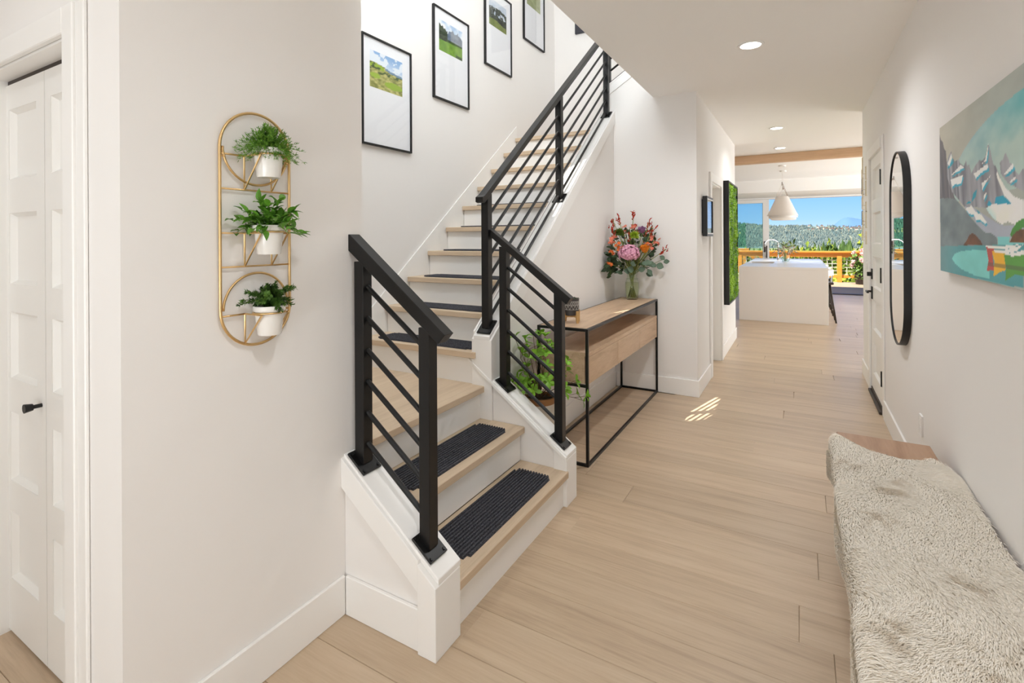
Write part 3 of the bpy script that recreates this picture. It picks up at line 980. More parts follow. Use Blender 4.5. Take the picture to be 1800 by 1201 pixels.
# top: fluffy asparagus-like fern
t, c = rack_pot(1.775, 'potted_fern', 'feathery light green fern in the top pot of the gold rack')
mb = MB()
for i in range(260):
    a = rnd.uniform(0, 2 * PI)
    el = rnd.uniform(-0.15, 1.5)
    d = Vector((math.cos(a) * math.cos(el), math.sin(a) * math.cos(el), math.sin(el)))
    L = rnd.uniform(0.050, 0.068) * (1.3 if abs(d.y) > 0.55 and el < 0.6 else 1)
    b = c + Vector((d.x, d.y, 0)) * rnd.uniform(0, 0.034) + Vector((0, 0, 0.008))
    if (b + d * L).x < -1.592:
        d.x = abs(d.x)
    pts = [b + d * L * s + Vector((0, 0, 0.016 * s - 0.055 * s * s * (1 - abs(math.sin(el))))) for s in (0, 0.5, 1)]
    mb.tube(pts, [0.0008, 0.0007, 0.0004], 3, cap=False)
    for j in range(22):
        s = rnd.uniform(0.2, 1)
        q = pts[0].lerp(pts[1], s * 2) if s < 0.5 else pts[1].lerp(pts[2], s * 2 - 1)
        dd = (d + Vector((rnd.gauss(0, 0.7), rnd.gauss(0, 0.7), rnd.gauss(0.3, 0.6)))).normalized()
        mb.leaf(q, dd, (rnd.gauss(0, 1), rnd.gauss(0, 1), 1), rnd.uniform(0.008, 0.016), 0.0013, 0.3, 0, 2)
fill('foliage', mb, G_FERN, t)
# middle: pointed broad leaves, each an object
t, c = rack_pot(1.522, 'potted_plant', 'bushy plant with pointed green leaves in the middle pot of the gold rack')
stems = MB()
leaf_me = []
for v_ in range(5):
    lm = MB().leaf((0, 0, 0), (1, 0, 0), (0, 0, 1), 1.0, 0.20 + 0.02 * v_, 0.35 + 0.15 * v_, 0.25, 5, wpos=0.42)
    me = bpy.data.meshes.new('leaf')
    me.from_pydata(lm.v, [], lm.f)
    me.materials.append(G_LEAF)
    me.polygons.foreach_set('use_smooth', [True] * len(me.polygons))
    leaf_me.append(me)


def leafobj(parent, p, d, up, L, meshes, name='leaf'):
    o = bpy.data.objects.new(name, rnd.choice(meshes))
    COL.objects.link(o)
    o.parent = parent
    d, up = Vector(d).normalized(), Vector(up)
    s = up.cross(d)
    s = s.normalized() if s.length > 1e-4 else Vector((0, 1, 0))
    u = d.cross(s)
    m = Matrix((d, s, u)).transposed().to_4x4()
    o.matrix_basis = Matrix.Translation(Vector(p) - origin(parent)) @ m @ Matrix.Scale(L, 4)
    return o


for i in range(40):
    a = 2 * PI * i / 20 + rnd.uniform(-0.2, 0.2)
    el = rnd.choice((0.2, 0.5, 0.8, 1.2))
    d = Vector((math.cos(a) * math.cos(el), math.sin(a) * math.cos(el), math.sin(el)))
    L = rnd.uniform(0.06, 0.105)
    if abs(d.y) > 0.75 and el < 0.6:
        L = 0.112 if d.y < 0 else 0.092
    droop = 0.055 * math.cos(el)
    P = lambda s: c + d * (0.01 + L * s) + Vector((0, 0, 0.015 * s - droop * s * s))
    pts = [P(s / 4) for s in range(5)]
    pts = [Vector((max(p.x, -1.588), p.y, p.z)) for p in pts]
    stems.tube(pts, 0.0011, 4, cap=False)
    for j in range(6):
        s = 0.22 + 0.155 * j
        q = Vector(P(s))
        q.x = max(q.x, -1.585)
        dd = (d + Vector((rnd.gauss(0, 0.6), rnd.gauss(0, 0.6), rnd.gauss(0.05, 0.45)))).normalized()
        if q.x < -1.55:
            dd.x = abs(dd.x)
        leafobj(t, q, dd, (rnd.gauss(0, 0.3), rnd.gauss(0, 0.3), 1), rnd.uniform(0.030, 0.046), leaf_me)
fill('stems', stems, G_FERN, t)
# bottom: dark arching foxtail fern
t, c = rack_pot(1.257, 'potted_fern', 'dark green arching fern in the bottom pot of the gold rack')
mb = MB()
for i in range(52):
    a = 2 * PI * i / 26 + rnd.uniform(-0.3, 0.3)
    el = rnd.uniform(0.15, 1.4)
    d = Vector((math.cos(a) * math.cos(el), math.sin(a) * math.cos(el), math.sin(el)))
    L = rnd.uniform(0.045, 0.07)
    if abs(d.y) > 0.7:
        L = rnd.uniform(0.07, 0.115)
    P = lambda s: c + Vector((0, 0, 0.006)) + d * L * s + Vector((0, 0, 0.036 * s - 0.06 * s * s * math.cos(el)))
    pts = [P(s / 6) for s in range(7)]
    if min(p.x for p in pts) < -1.585:
        pts = [Vector((-1.585 + abs(p.x + 1.585) * 0.4, p.y, p.z)) if p.x < -1.585 else p for p in pts]
    mb.tube(pts, 0.0012, 4, cap=False)
    for j in range(110):
        s = rnd.uniform(0.12, 1)
        k = min(5, int(s * 6))
        q = pts[k].lerp(pts[k + 1], s * 6 - k)
        ax = (pts[k + 1] - pts[k]).normalized()
        o_ = Vector((rnd.gauss(0, 1), rnd.gauss(0, 1), rnd.gauss(0, 1)))
        o_ = (o_ - ax * o_.dot(ax)).normalized()
        mb.leaf(q, (o_ + ax * 0.7), ax, rnd.uniform(0.009, 0.015), 0.0022, 0.2, 0, 2)
fill('foliage', mb, G_DARK, t)

# ------------------------------------------------------------------ framed golf-course photographs on the stair wall
_p = np.random.RandomState(3).rand(64, 64)


def vnoise(x, y_, f):
    x, y_ = x * f, y_ * f
    i, j = math.floor(x), math.floor(y_)
    u, v_ = x - i, y_ - j
    u, v_ = u * u * (3 - 2 * u), v_ * v_ * (3 - 2 * v_)
    g = lambda a, b_: _p[a % 64, b_ % 64]
    return (g(i, j) * (1 - u) + g(i + 1, j) * u) * (1 - v_) + (g(i, j + 1) * (1 - u) + g(i + 1, j + 1) * u) * v_


def fbm(x, y_, f, o=4):
    s, a, t_ = 0, 0.5, 0
    for _ in range(o):
        s += a * vnoise(x, y_, f)
        t_ += a
        a *= 0.5
        f *= 2.03
    return s / t_


def lerp3(a, b_, t_):
    return tuple(a[i] + (b_[i] - a[i]) * t_ for i in range(3))


def land1(s, t):
    hor = 0.66 - 0.10 * s + 0.05 * math.sin(4 * s + 0.6) * (s < 0.6)
    if t > hor:
        k = (t - hor) / (1 - hor)
        return lerp3((206, 220, 236), (140, 178, 220), min(1, k * 1.2)) if fbm(s, t, 5) < 0.52 else (226, 234, 242)
    if t > hor - 0.06 and s > 0.45:
        return (110, 140, 165)
    n = fbm(s * 1.2, t * 2.2, 9)
    if abs((s - 0.72) / 0.28) ** 2 + abs((t - 0.2) / 0.10) ** 2 < 1 or (t < hor - 0.02 and t > hor - 0.14 and s < 0.42 and n > 0.38):
        return (150, 178, 52)
    if abs((s - 0.16) / 0.15) ** 2 + abs((t - 0.34) / 0.07) ** 2 < 1:
        return (156, 184, 60)
    if t > 0.42 and n < 0.40:
        return (70, 92, 44)
    return lerp3((128, 132, 62), (196, 190, 120), min(1, max(0, (n - 0.3) * 2.6)))


def land2(s, t):
    if t < 0.36 + 0.05 * s:
        return lerp3((86, 128, 38), (140, 178, 60), fbm(s, t, 8)) if t > 0.1 or s < 0.7 else (70, 90, 50)
    tree = 0.85 - 0.5 * s + 0.06 * vnoise(s, 0, 20)
    if s < 0.35 and t < tree:
        return lerp3((22, 36, 20), (56, 78, 40), vnoise(s, t, 24))
    m = 0.72 + 0.14 * (fbm(s, 0, 6) - 0.5) * 2 + (0.08 if abs(s - 0.68) < 0.14 else 0)
    if t < 0.47 and s > 0.3:
        return lerp3((40, 62, 34), (78, 100, 50), vnoise(s, t, 20))
    if t < m:
        return lerp3((64, 84, 112), (132, 146, 164), fbm(s, t, 9)) if s < 0.5 else lerp3((112, 120, 132), (166, 172, 182), fbm(s, t, 9))
    return lerp3((170, 196, 224), (236, 240, 244), min(1, max(0, (fbm(s, t, 5) - 0.35) * 3)))


def land3(s, t):
    if t < 0.24 + 0.05 * math.sin(5 * s):
        return lerp3((104, 118, 62), (150, 158, 92), fbm(s, t, 8))
    if t < 0.80 - 0.25 * abs(s - 0.55) + 0.15 * (fbm(s, t, 6) - 0.5) and (fbm(s + 3, t, 12) > 0.40 or t < 0.45):
        return lerp3((34, 40, 34), (104, 110, 96), fbm(s, t, 15))
    return lerp3((178, 194, 214), (230, 234, 238), fbm(s, t, 4))


def land4(s, t):
    return lerp3((134, 142, 96), (186, 190, 150), fbm(s, t * 2, 5)) if t < 0.55 + 0.1 * s else (200, 210, 214)


def paint_grid(name, fn, pos, nu, nv, m, parent):
    o = obj(name, MB().grid(pos, nu, nv), m, parent)
    set_cols(o, [S(*fn(i / nu, j / nv)) for j in range(nv + 1) for i in range(nu + 1)])
    return o


PICS = (('lowest framed photograph on the stair wall, a green golf course under pale sky', land1), ('second framed photograph up the stair wall, mountains behind a bright green fairway', land2),
        ('third framed photograph up the stair wall, dark spreading trees on grass', land3), ('highest framed photograph on the stair wall, its top cut off by the picture edge', land4))
for k, (lab, fn) in enumerate(PICS):
    y0, z0 = 2.597 + 0.817 * k, 2.188 + 0.529 * k
    y1, z1 = y0 + 0.528, z0 + 0.800
    t = thing('framed_photograph', lab, 'picture', (XW, (y0 + y1) / 2, (z0 + z1) / 2), 'framed golf photographs on the stair wall')
    fw = 0.013
    fr = MB()
    for q in ((y0, y1, z0, z0 + fw), (y0, y1, z1 - fw, z1), (y0, y0 + fw, z0 + fw, z1 - fw), (y1 - fw, y1, z0 + fw, z1 - fw)):
        fr.box(XW + 0.001, XW + 0.026, *q, 0.001)
    obj('frame', fr, M['blackframe'], t)
    obj('mat_board', MB().box(XW + 0.004, XW + 0.013, y0 + fw, y1 - fw, z0 + fw, z1 - fw), M['matb'], t)
    a, b_, e, f_ = y0 + 0.082, y0 + 0.428, z0 + 0.430, z0 + 0.700
    paint_grid('photo_print', fn, lambda s, u: (XW + 0.0136, a + (b_ - a) * s, e + (f_ - e) * u), 56, 48, M['photo'], t)
    obj('glazing', MB().box(XW + 0.0165, XW + 0.018, y0 + fw, y1 - fw, z0 + fw, z1 - fw), M['pglass'], t)

# ------------------------------------------------------------------ console table
TX0, TX1, TY0, TY1, TZ = -1.575, -1.205, 3.098, 4.955, 0.905
con = thing('console_table', 'long oak console table in a thin black steel frame', 'table', ((TX0 + TX1) / 2, (TY0 + TY1) / 2, 0))
q = 0.018
for x in (TX0, TX1 - q):
    for y_ in (TY0, TY1 - q):
        obj('leg', MB().box(x, x + q, y_, y_ + q, 0.0, TZ - 0.002, 0.001), M['black'], con)
rails = MB()
for z in (0.0, TZ - q - 0.002):
    for x in (TX0, TX1 - q):
        rails.box(x, x + q, TY0 + q, TY1 - q, z, z + q, 0.001)
    for y_ in (TY0, TY1 - q):
        rails.box(TX0 + q, TX1 - q, y_, y_ + q, z, z + q, 0.001)
for y_ in (TY0, TY1 - q):
    rails.box(TX0 + q, TX1 - q, y_, y_ + q, 0.518, 0.536, 0.001)
obj('frame', rails, M['black'], con)
obj('top', MB().box(TX0 + q, TX1 - q, TY0 + q, TY1 - q, TZ - 0.022, TZ, 0.001), M['oak'], con)
box = MB().box(TX0 + 0.02, TX1 - 0.004, TY0 + q + 0.001, TY1 - q - 0.001, 0.718, 0.744, 0.001).box(TX0 + 0.02, TX1 - 0.03, TY0 + q + 0.001, TY1 - q - 0.001, 0.538, 0.556, 0.001)
box.box(TX0 + 0.02, TX0 + 0.036, TY0 + q + 0.001, TY1 - q - 0.001, 0.556, 0.718)
for y_ in (TY0 + q + 0.001, TY1 - q - 0.021):
    box.box(TX0 + 0.036, TX1 - 0.03, y_, y_ + 0.02, 0.556, 0.718)
obj('cabinet_body', box, M['oak'], con)
ys = (TY0 + q + 0.002, 3.735, 4.339, TY1 - q - 0.002)
for i in range(3):
    obj('drawer', MB().box(TX1 - 0.028, TX1 - 0.004, ys[i] + 0.0025, ys[i + 1] - 0.0025, 0.538, 0.7155, 0.0015).box(TX0 + 0.06, TX1 - 0.028, ys[i] + 0.03, ys[i + 1] - 0.03, 0.57, 0.70), M['oak'], con)

# ------------------------------------------------------------------ succulent in a patterned pot on a wooden stand
sc = Vector((-1.407, 3.30, TZ))
st = thing('plant_stand', 'small four-legged wooden plant stand on the near end of the console', 'stand', sc)
M['pale'] = wood('pale_bamboo', S(176, 136, 84), S(200, 160, 104), S(212, 174, 120), 2, 0.5, 8, 20, 0.02)
for k in range(4):
    a = PI / 4 + k * PI / 2 + 0.3
    d = Vector((math.cos(a), math.sin(a), 0))
    s_ = Vector((-d.y, d.x, 0))
    ll = MB()
    pr_ = [(0.064, 0.0), (0.072, 0.0), (0.073, 0.085), (0.062, 0.085), (0.058, 0.055), (0.030, 0.050), (0.030, 0.042), (0.056, 0.040)]
    vs_ = [sc + d * p[0] + s_ * e + Vector((0, 0, p[1])) for e in (-0.008, 0.008) for p in pr_]
    n_ = len(pr_)
    ll.add(vs_, [tuple(range(n_)), tuple(range(n_, 2 * n_))[::-1]] + [(i, (i + 1) % n_, n_ + (i + 1) % n_, n_ + i) for i in range(n_)])
    obj('leg', ll, M['pale'], st)
obj('hub', MB().lathe([(0.001, 0.041), (0.033, 0.041), (0.033, 0.051), (0.001, 0.051)], sc, 16), M['pale'], st)
pc = sc + Vector((0, 0, 0.0525))
pt = thing('succulent_pot', 'grey pot with a white triangle pattern holding a succulent, on the wooden stand', 'potted plant', pc)
M['slate'] = mat('grey_ceramic', S(64, 58, 56), 0.55)
obj('pot', MB().lathe([(0.001, 0), (0.050, 0), (0.054, 0.004), (0.0555, 0.115), (0.052, 0.117), (0.049, 0.112), (0.048, 0.10), (0.001, 0.10)], pc, 32), M['slate'], pt, 'auto')
pat = MB()
for k in range(14):
    a0, a1 = 2 * PI * k / 14, 2 * PI * (k + 1) / 14
    am = (a0 + a1) / 2
    P = lambda a, z: pc + Vector((math.cos(a) * 0.0562, math.sin(a) * 0.0562, z))
    for zz in (0.042, 0.070):
        pat.tube([P(a0, zz), P(am, zz + 0.028)], 0.0011, 4).tube([P(am, zz + 0.028), P(a1, zz)], 0.0011, 4)
    pat.tube([P(a0, 0.098), P(am, 0.070)], 0.0011, 4).tube([P(am, 0.070), P(a1, 0.098)], 0.0011, 4)
for zz in (0.042, 0.070, 0.099):
    pat.tube(arc(pc + Vector((0, 0, zz)), 0.0562, 0, 2 * PI * 31 / 32, 31, 'xy'), 0.0011, 4, True)
obj('pattern', pat, mat('pattern_white', S(206, 200, 194), 0.6), pt, label='white triangle line pattern')
su = MB()
for k in range(26):
    a = k * 2.4
    r_ = 0.006 + 0.0015 * k
    d = Vector((math.cos(a), math.sin(a), 1.2 - 0.03 * k))
    su.leaf(pc + Vector((math.cos(a) * r_, math.sin(a) * r_, 0.1)), d, (-math.cos(a), -math.sin(a), 0.5), 0.032, 0.007, -0.2, 0.3, 3)
obj('succulent', su, mat('succulent_green', S(78, 92, 70), 0.5, jitter=0.1), pt)

# ------------------------------------------------------------------ leafy branch plant in the gap before the console
fc = Vector((-1.47, 2.925, 0))
fp = thing('potted_plant', 'cream pot of bright green leafy branches behind the short stair railing', 'potted plant', fc)
obj('pot', MB().lathe([(0.001, 0), (0.085, 0), (0.092, 0.01), (0.098, 0.455), (0.090, 0.455), (0.088, 0.43), (0.001, 0.43)], fc, 32), mat('cream_pot', S(214, 206, 194), 0.7), fp, 'auto')
obj('rim', MB().lathe([(0.0985, 0.440), (0.102, 0.445), (0.102, 0.478), (0.092, 0.480), (0.0905, 0.456)], fc, 32, True), mat('brown_rim', S(150, 104, 62), 0.7), fp, 'auto', label='brown rim')
obj('soil', MB().lathe([(0.001, 0.462), (0.089, 0.458)], fc, 20), M['soil'], fp)
twig = MB()
lmats = mat('spring_leaf', S(104, 160, 36), 0.45, spec=0.4, noise=(25, S(150, 200, 62), 2), jitter=0.25)
fl = []
for v_ in range(4):
    lm = MB().leaf((0, 0, 0), (1, 0, 0), (0, 0, 1), 1.0, 0.24 + 0.02 * v_, 0.2 + 0.12 * v_, 0.2, 4, wpos=0.58)
    me = bpy.data.meshes.new('leaf')
    me.from_pydata(lm.v, [], lm.f)
    me.materials.append(lmats)
    me.polygons.foreach_set('use_smooth', [True] * len(me.polygons))
    fl.append(me)
nl = 0
ends = []
for i in range(18):
    a = 2 * PI * i / 9 + rnd.uniform(-0.25, 0.25)
    el = rnd.uniform(0.1, 0.7) if i < 9 else rnd.uniform(0.9, 1.45)
    L = rnd.uniform(0.22, 0.32) if i < 9 else rnd.uniform(0.30, 0.47)
    d = Vector((math.cos(a) * math.cos(el), math.sin(a) * math.cos(el), math.sin(el)))
    d.y *= 0.75
    P = lambda s: fc + Vector((0, 0, 0.46)) + d * L * s + Vector((0, 0, 0.05 * s - 0.10 * s * s * math.cos(el)))
    pts = [P(s / 5) for s in range(6)]
    pts = [Vector((max(p.x, -1.60), p.y, p.z)) for p in pts]
    twig.tube(pts, [0.0035, 0.003, 0.0025, 0.002, 0.0018, 0.0015], 5)
    ends.append((pts[5], (pts[5] - pts[4]).normalized()))
    for j in (2, 3, 4):
        for e in range(1):
            dd = (d + Vector((rnd.gauss(0, 0.7), rnd.gauss(0, 0.7), rnd.gauss(0.2, 0.5)))).normalized()
            q2 = pts[j] + dd * rnd.uniform(0.05, 0.09)
            q2.x = max(q2.x, -1.61)
            twig.tube([pts[j], q2], [0.0018, 0.0012], 4)
            ends.append((q2, dd))
for p, d in ends:
    for e in range(4):
        a = e * 1.6 + rnd.uniform(-0.3, 0.3)
        s_ = d.cross(Vector((0.2, 0.1, 1))).normalized()
        u = s_.cross(d)
        dd = (d * 0.55 + s_ * math.cos(a) + u * math.sin(a) + Vector((0, 0, 0.25))).normalized()
        if p.x + dd.x * 0.05 < -1.625:
            dd.x = abs(dd.x)
        leafobj(fp, p, dd, d + Vector((0, 0, 0.4)), rnd.uniform(0.040, 0.060), fl)
obj('twigs', twig, mat('twig_brown', S(92, 70, 48), 0.8), fp)

# ------------------------------------------------------------------ glass vase and bouquet
vc = Vector((-1.41, 4.80, TZ))
va = thing('glass_vase', 'clear glass vase holding the bouquet on the far end of the console', 'vase', vc)
obj('glass_wall', MB().lathe([(0.001, 0.0), (0.050, 0.0), (0.056, 0.006), (0.062, 0.05), (0.068, 0.12), (0.066, 0.17), (0.052, 0.198), (0.046, 0.215), (0.050, 0.25), (0.060, 0.285),
                            (0.0575, 0.286), (0.047, 0.25), (0.043, 0.215), (0.049, 0.196), (0.063, 0.168), (0.065, 0.12), (0.059, 0.05), (0.053, 0.012), (0.001, 0.011)], vc, 40), M['vglass'], va, True)
obj('neck_ring', MB().tube(arc(vc + Vector((0, 0, 0.199)), 0.054, 0, 2 * PI * 31 / 32, 31, 'xy'), 0.004, 8, True), M['vglass'], va, True)
obj('water', MB().lathe([(0.001, 0.0125), (0.051, 0.0135), (0.057, 0.05), (0.063, 0.12), (0.061, 0.165), (0.001, 0.1655)], vc, 32), M['water'], va, True)
R3 = Vector((0.868, 0.496, 0))
F3 = Vector((-0.496, 0.868, 0))
bq = thing('flower_bouquet', 'mixed bouquet with a big pink hydrangea, orange rose and red sprays', 'flowers', vc + Vector((0, 0, 0.02)))


def BP(a, z, f=0.0):
    p = vc + R3 * a + F3 * f + Vector((0, 0, z))
    p.y = min(p.y, YC - 0.055)
    p.x = max(p.x, -1.57)
    return p


stemm = mat('stem_green', S(96, 116, 48), 0.5, noise=(20, S(138, 148, 70), 2))
pink = mat('hydrangea_pink', S(206, 142, 168), 0.7, spec=0.2, jitter=0.1, noise=(60, S(226, 172, 190), 2))
lime = mat('chrysanthemum_lime', S(140, 168, 40), 0.6, spec=0.2, noise=(60, S(178, 200, 66), 2))
lime2 = mat('bud_green', S(86, 108, 40), 0.6, spec=0.2)
purple = mat('rose_lilac', S(158, 108, 150), 0.6, spec=0.2, noise=(40, S(184, 138, 176), 2))
orange = mat('rose_orange', S(228, 128, 34), 0.55, spec=0.2, noise=(40, S(242, 162, 60), 2))
salmon = mat('blossom_salmon', S(206, 100, 84), 0.6, spec=0.2, noise=(50, S(226, 140, 110), 2))
tang = mat('blossom_tangerine', S(212, 92, 40), 0.6, spec=0.2, noise=(50, S(232, 130, 66), 2))
red = mat('spray_red', S(160, 36, 26), 0.55, spec=0.25, noise=(50, S(196, 66, 40), 2))
violet = mat('statice_violet', S(92, 66, 110), 0.7)
euc = mat('eucalyptus', S(92, 112, 92), 0.55, spec=0.3, jitter=0.25)
dkl = mat('bouquet_dark_leaf', S(58, 78, 50), 0.5, spec=0.4, jitter=0.35)


def stemto(p, r=0.0032):
    an_, ra_ = rnd.uniform(0, 2 * PI), rnd.uniform(0.01, 0.045)
    b = vc + Vector((ra_ * math.cos(an_), ra_ * math.sin(an_), 0.02))
    n_ = vc + Vector((-0.6 * ra_ * math.cos(an_ + 0.6), -0.6 * ra_ * math.sin(an_ + 0.6), 0.225))
    pts = [b, b.lerp(n_, 0.5), n_, n_.lerp(p, 0.45) + Vector((0, 0, 0.02)), p]
    return MB().tube(pts, r, 6)


def petals(c, n, L, W, spread, m_, curl, layers=1, dr=None):
    mb_ = MB()
    ax = (dr or (c - (vc + Vector((0, 0, 0.24))))).normalized()
    s_ = ax.cross(Vector((0.31, 0.2, 0.9))).normalized()
    u = s_.cross(ax)
    for l in range(layers):
        k = (l + 1) / layers
        for i in range(n):
            a = 2 * PI * (i + 0.5 * (l % 2)) / n + 0.3 * l
            o_ = s_ * math.cos(a) + u * math.sin(a)
            d = ax * (1 - spread * k) + o_ * spread * k * 1.1
            mb_.leaf(c + o_ * 0.004 * l, d, ax * 0.3 - o_, L * (0.75 + 0.25 * k), W, curl, 0.2, 3)
    return mb_


def bouquet_flower(name, mb_, m_, p, smooth=True):
    obj(name, mb_, m_, bq, smooth)
    obj('stem', stemto(p), stemm, bq, True)


# hydrangea
hc = BP(-0.06, 0.445, -0.13)
hm = MB()
for i in range(150):
    z = 1 - 1.5 * (i + 0.5) / 150
    r_ = math.sqrt(max(0, 1 - z * z))
    a = i * 2.39996
    n_ = Vector((r_ * math.cos(a), r_ * math.sin(a), z))
    p = hc + Vector((n_.x * 0.096, n_.y * 0.096, n_.z * 0.08)) * rnd.uniform(0.86, 1.10)
    s_ = n_.cross(Vector((0.2, 0.5, 0.7))).normalized()
    u = s_.cross(n_)
    b0 = rnd.uniform(0, 1.5)
    for k in range(4):
        o_ = s_ * math.cos(b0 + k * PI / 2) + u * math.sin(b0 + k * PI / 2)
        hm.leaf(p, o_ + n_ * 0.35, n_, 0.019, 0.0095, 0.3, 0.1, 2)
hm.ball(hc, (0.078, 0.078, 0.062), 14, 8)
bouquet_flower('hydrangea', hm, pink, hc)
for a, z, f, r_, m_, nm in ((0.004, 0.613, -0.09, 0.054, lime, 'chrysanthemum'), (-0.128, 0.64, -0.04, 0.056, lime2, 'green_bloom')):
    c = BP(a, z, f)
    hm = MB().ball(c, r_ * 0.4, 8, 5)
    for i in range(110):
        zz = 1 - 1.6 * (i + 0.5) / 110
        q_ = math.sqrt(max(0, 1 - zz * zz))
        n_ = Vector((q_ * math.cos(i * 2.4), q_ * math.sin(i * 2.4), zz))
        hm.leaf(c, n_, n_.cross(Vector((1, 0.3, 0.2))), r_ * rnd.uniform(0.85, 1.08), 0.0045, 0.25, 0.3, 3)
    bouquet_flower(nm, hm, m_, c)
for a, z, f, L, m_, dr in ((0.086, 0.645, -0.05, 0.056, purple, Vector((0.1, -0.6, 0.8))), (0.092, 0.455, -0.13, 0.072, orange, Vector((0.05, -0.35, 1)))):
    c = BP(a, z, f)
    mb_ = MB()
    ax = dr.normalized()
    s_ = ax.cross(Vector((1, 0, 0.1))).normalized()
    u = s_.cross(ax)
    for l, (n_, sp, k) in enumerate(((3, 0.10, 0.75), (4, 0.26, 0.9), (5, 0.46, 1.0), (6, 0.72, 0.92))):
        for i in range(n_):
            an = 2 * PI * i / n_ + l * 0.7
            o_ = s_ * math.cos(an) + u * math.sin(an)
            mb_.leaf(c + o_ * 0.006 * l, ax + o_ * sp, o_ * -1.0 + ax * 0.3, L * k, L * 0.36, -0.35, 0.35, 4, wpos=0.6)
    bouquet_flower('rose', mb_, m_, c)
for a, z, f, m_ in ((-0.208, 0.575, -0.08, salmon), (-0.225, 0.545, -0.04, salmon), (-0.166, 0.515, -0.11, tang), (-0.127, 0.505, -0.12, tang), (-0.232, 0.455, -0.05, tang), (-0.31, 0.35, -0.05, tang), (-0.19, 0.60, -0.02, salmon),
                    (0.199, 0.575, -0.07, salmon), (0.225, 0.545, -0.04, salmon), (0.166, 0.515, -0.10, salmon), (0.116, 0.55, -0.09, tang), (0.18, 0.61, 0.0, salmon), (0.15, 0.49, -0.06, salmon), (-0.02, 0.70, 0.0, salmon), (0.03, 0.72, 0.03, red), (-0.06, 0.70, 0.03, salmon)):
    c = BP(a, z, f)
    mb_ = MB()
    for q_ in range(3):
        cc = c + Vector((rnd.gauss(0, 0.018), rnd.gauss(0, 0.018), rnd.gauss(0, 0.016)))
        mb_.add(*(lambda b: (b.v, b.f))(petals(cc, 6, 0.024, 0.0065, 0.75, m_, 0.3, 1, Vector((rnd.gauss(0, 0.5), -0.8, rnd.gauss(0.6, 0.4))))))
    bouquet_flower('alstroemeria', mb_, m_, c)
for a, z, f, lean in ((0.024, 0.845, 0.03, 0.05), (-0.128, 0.795, 0.0, -0.1), (-0.215, 0.765, 0.02, -0.15), (-0.278, 0.685, 0.0, -0.5), (0.173, 0.745, 0.02, 0.25), (0.19, 0.69, -0.05, 0.3), (0.315, 0.485, -0.06, 1.2),
                      (-0.07, 0.66, 0.05, -0.1), (0.05, 0.67, 0.02, 0.1), (-0.03, 0.63, -0.04, 0.0), (0.145, 0.62, 0.04, 0.2)):
    p = BP(a, z, f)
    mb_ = MB()
    dr = (R3 * lean + Vector((0, 0, 1))).normalized()
    for i in range(11):
        s = i / 10
        c = p - dr * 0.075 * (1 - s) + Vector((rnd.gauss(0, 0.010), rnd.gauss(0, 0.010), rnd.gauss(0, 0.006))) * (0.5 + s)
        d = (dr + Vector((rnd.gauss(0, 0.7), rnd.gauss(0, 0.7), 0.2))).normalized()
        mb_.leaf(c, d, (rnd.gauss(0, 1), rnd.gauss(0, 1), 0.3), 0.026 + 0.008 * s, 0.007, 0.2, 0.4, 3)
        mb_.ball(c, 0.005 + 0.002 * s, 6, 4)
    bouquet_flower('red_spray', mb_, red, p)
for i in range(5):
    p = BP(-0.05 + 0.22 * (i / 4) - 0.08 * (i % 2), 0.38 + 0.06 * (i % 3), 0.02)
    mb_ = MB()
    for k in range(14):
        mb_.ball(p + Vector((rnd.gauss(0, 0.014), rnd.gauss(0, 0.014), rnd.gauss(0, 0.016))), 0.005, 6, 4)
    bouquet_flower('statice', mb_, violet, p)


def leafset(nm, m_, W, wpos):
    out_ = []
    for v_ in range(3):
        lm_ = MB().leaf((0, 0, 0), (1, 0, 0), (0, 0, 1), 1.0, W + 0.03 * v_, 0.2 + 0.15 * v_, 0.1, 5, wpos=wpos)
        me_ = bpy.data.meshes.new(nm)
        me_.from_pydata(lm_.v, [], lm_.f)
        me_.materials.append(m_)
        me_.polygons.foreach_set('use_smooth', [True] * len(me_.polygons))
        out_.append(me_)
    return out_


E_ = leafset('leaf', euc, 0.40, 0.5)
D_ = leafset('leaf', dkl, 0.26, 0.45)
for a, z, f, L in ((0.21, 0.335, -0.08, 0.075), (0.285, 0.36, -0.06, 0.06), (0.255, 0.42, -0.05, 0.06), (0.08, 0.345, -0.14, 0.075), (0.115, 0.30, -0.13, 0.07), (-0.02, 0.285, -0.14, 0.075), (0.025, 0.29, -0.14, 0.07),
                   (-0.055, 0.27, -0.13, 0.07), (-0.005, 0.345, -0.15, 0.07), (0.055, 0.36, -0.15, 0.075), (0.105, 0.26, -0.11, 0.07), (0.14, 0.37, -0.1, 0.06), (0.16, 0.35, -0.1, 0.055), (0.235, 0.34, -0.05, 0.05)):
    p = BP(a, z, f)
    dd = (R3 * (0.5 if a > 0 else -0.4) + Vector((0, 0, rnd.uniform(-0.9, 0.3))) - F3 * 0.3)
    leafobj(bq, p, dd, -F3 + Vector((rnd.gauss(0, 0.3), rnd.gauss(0, 0.3), 0.4)), L, E_)
obj('stem', MB().tube([BP(0.02, 0.24), BP(0.10, 0.31, -0.06), BP(0.19, 0.35, -0.07), BP(0.30, 0.39, -0.055)], 0.002, 5), stemm, bq)
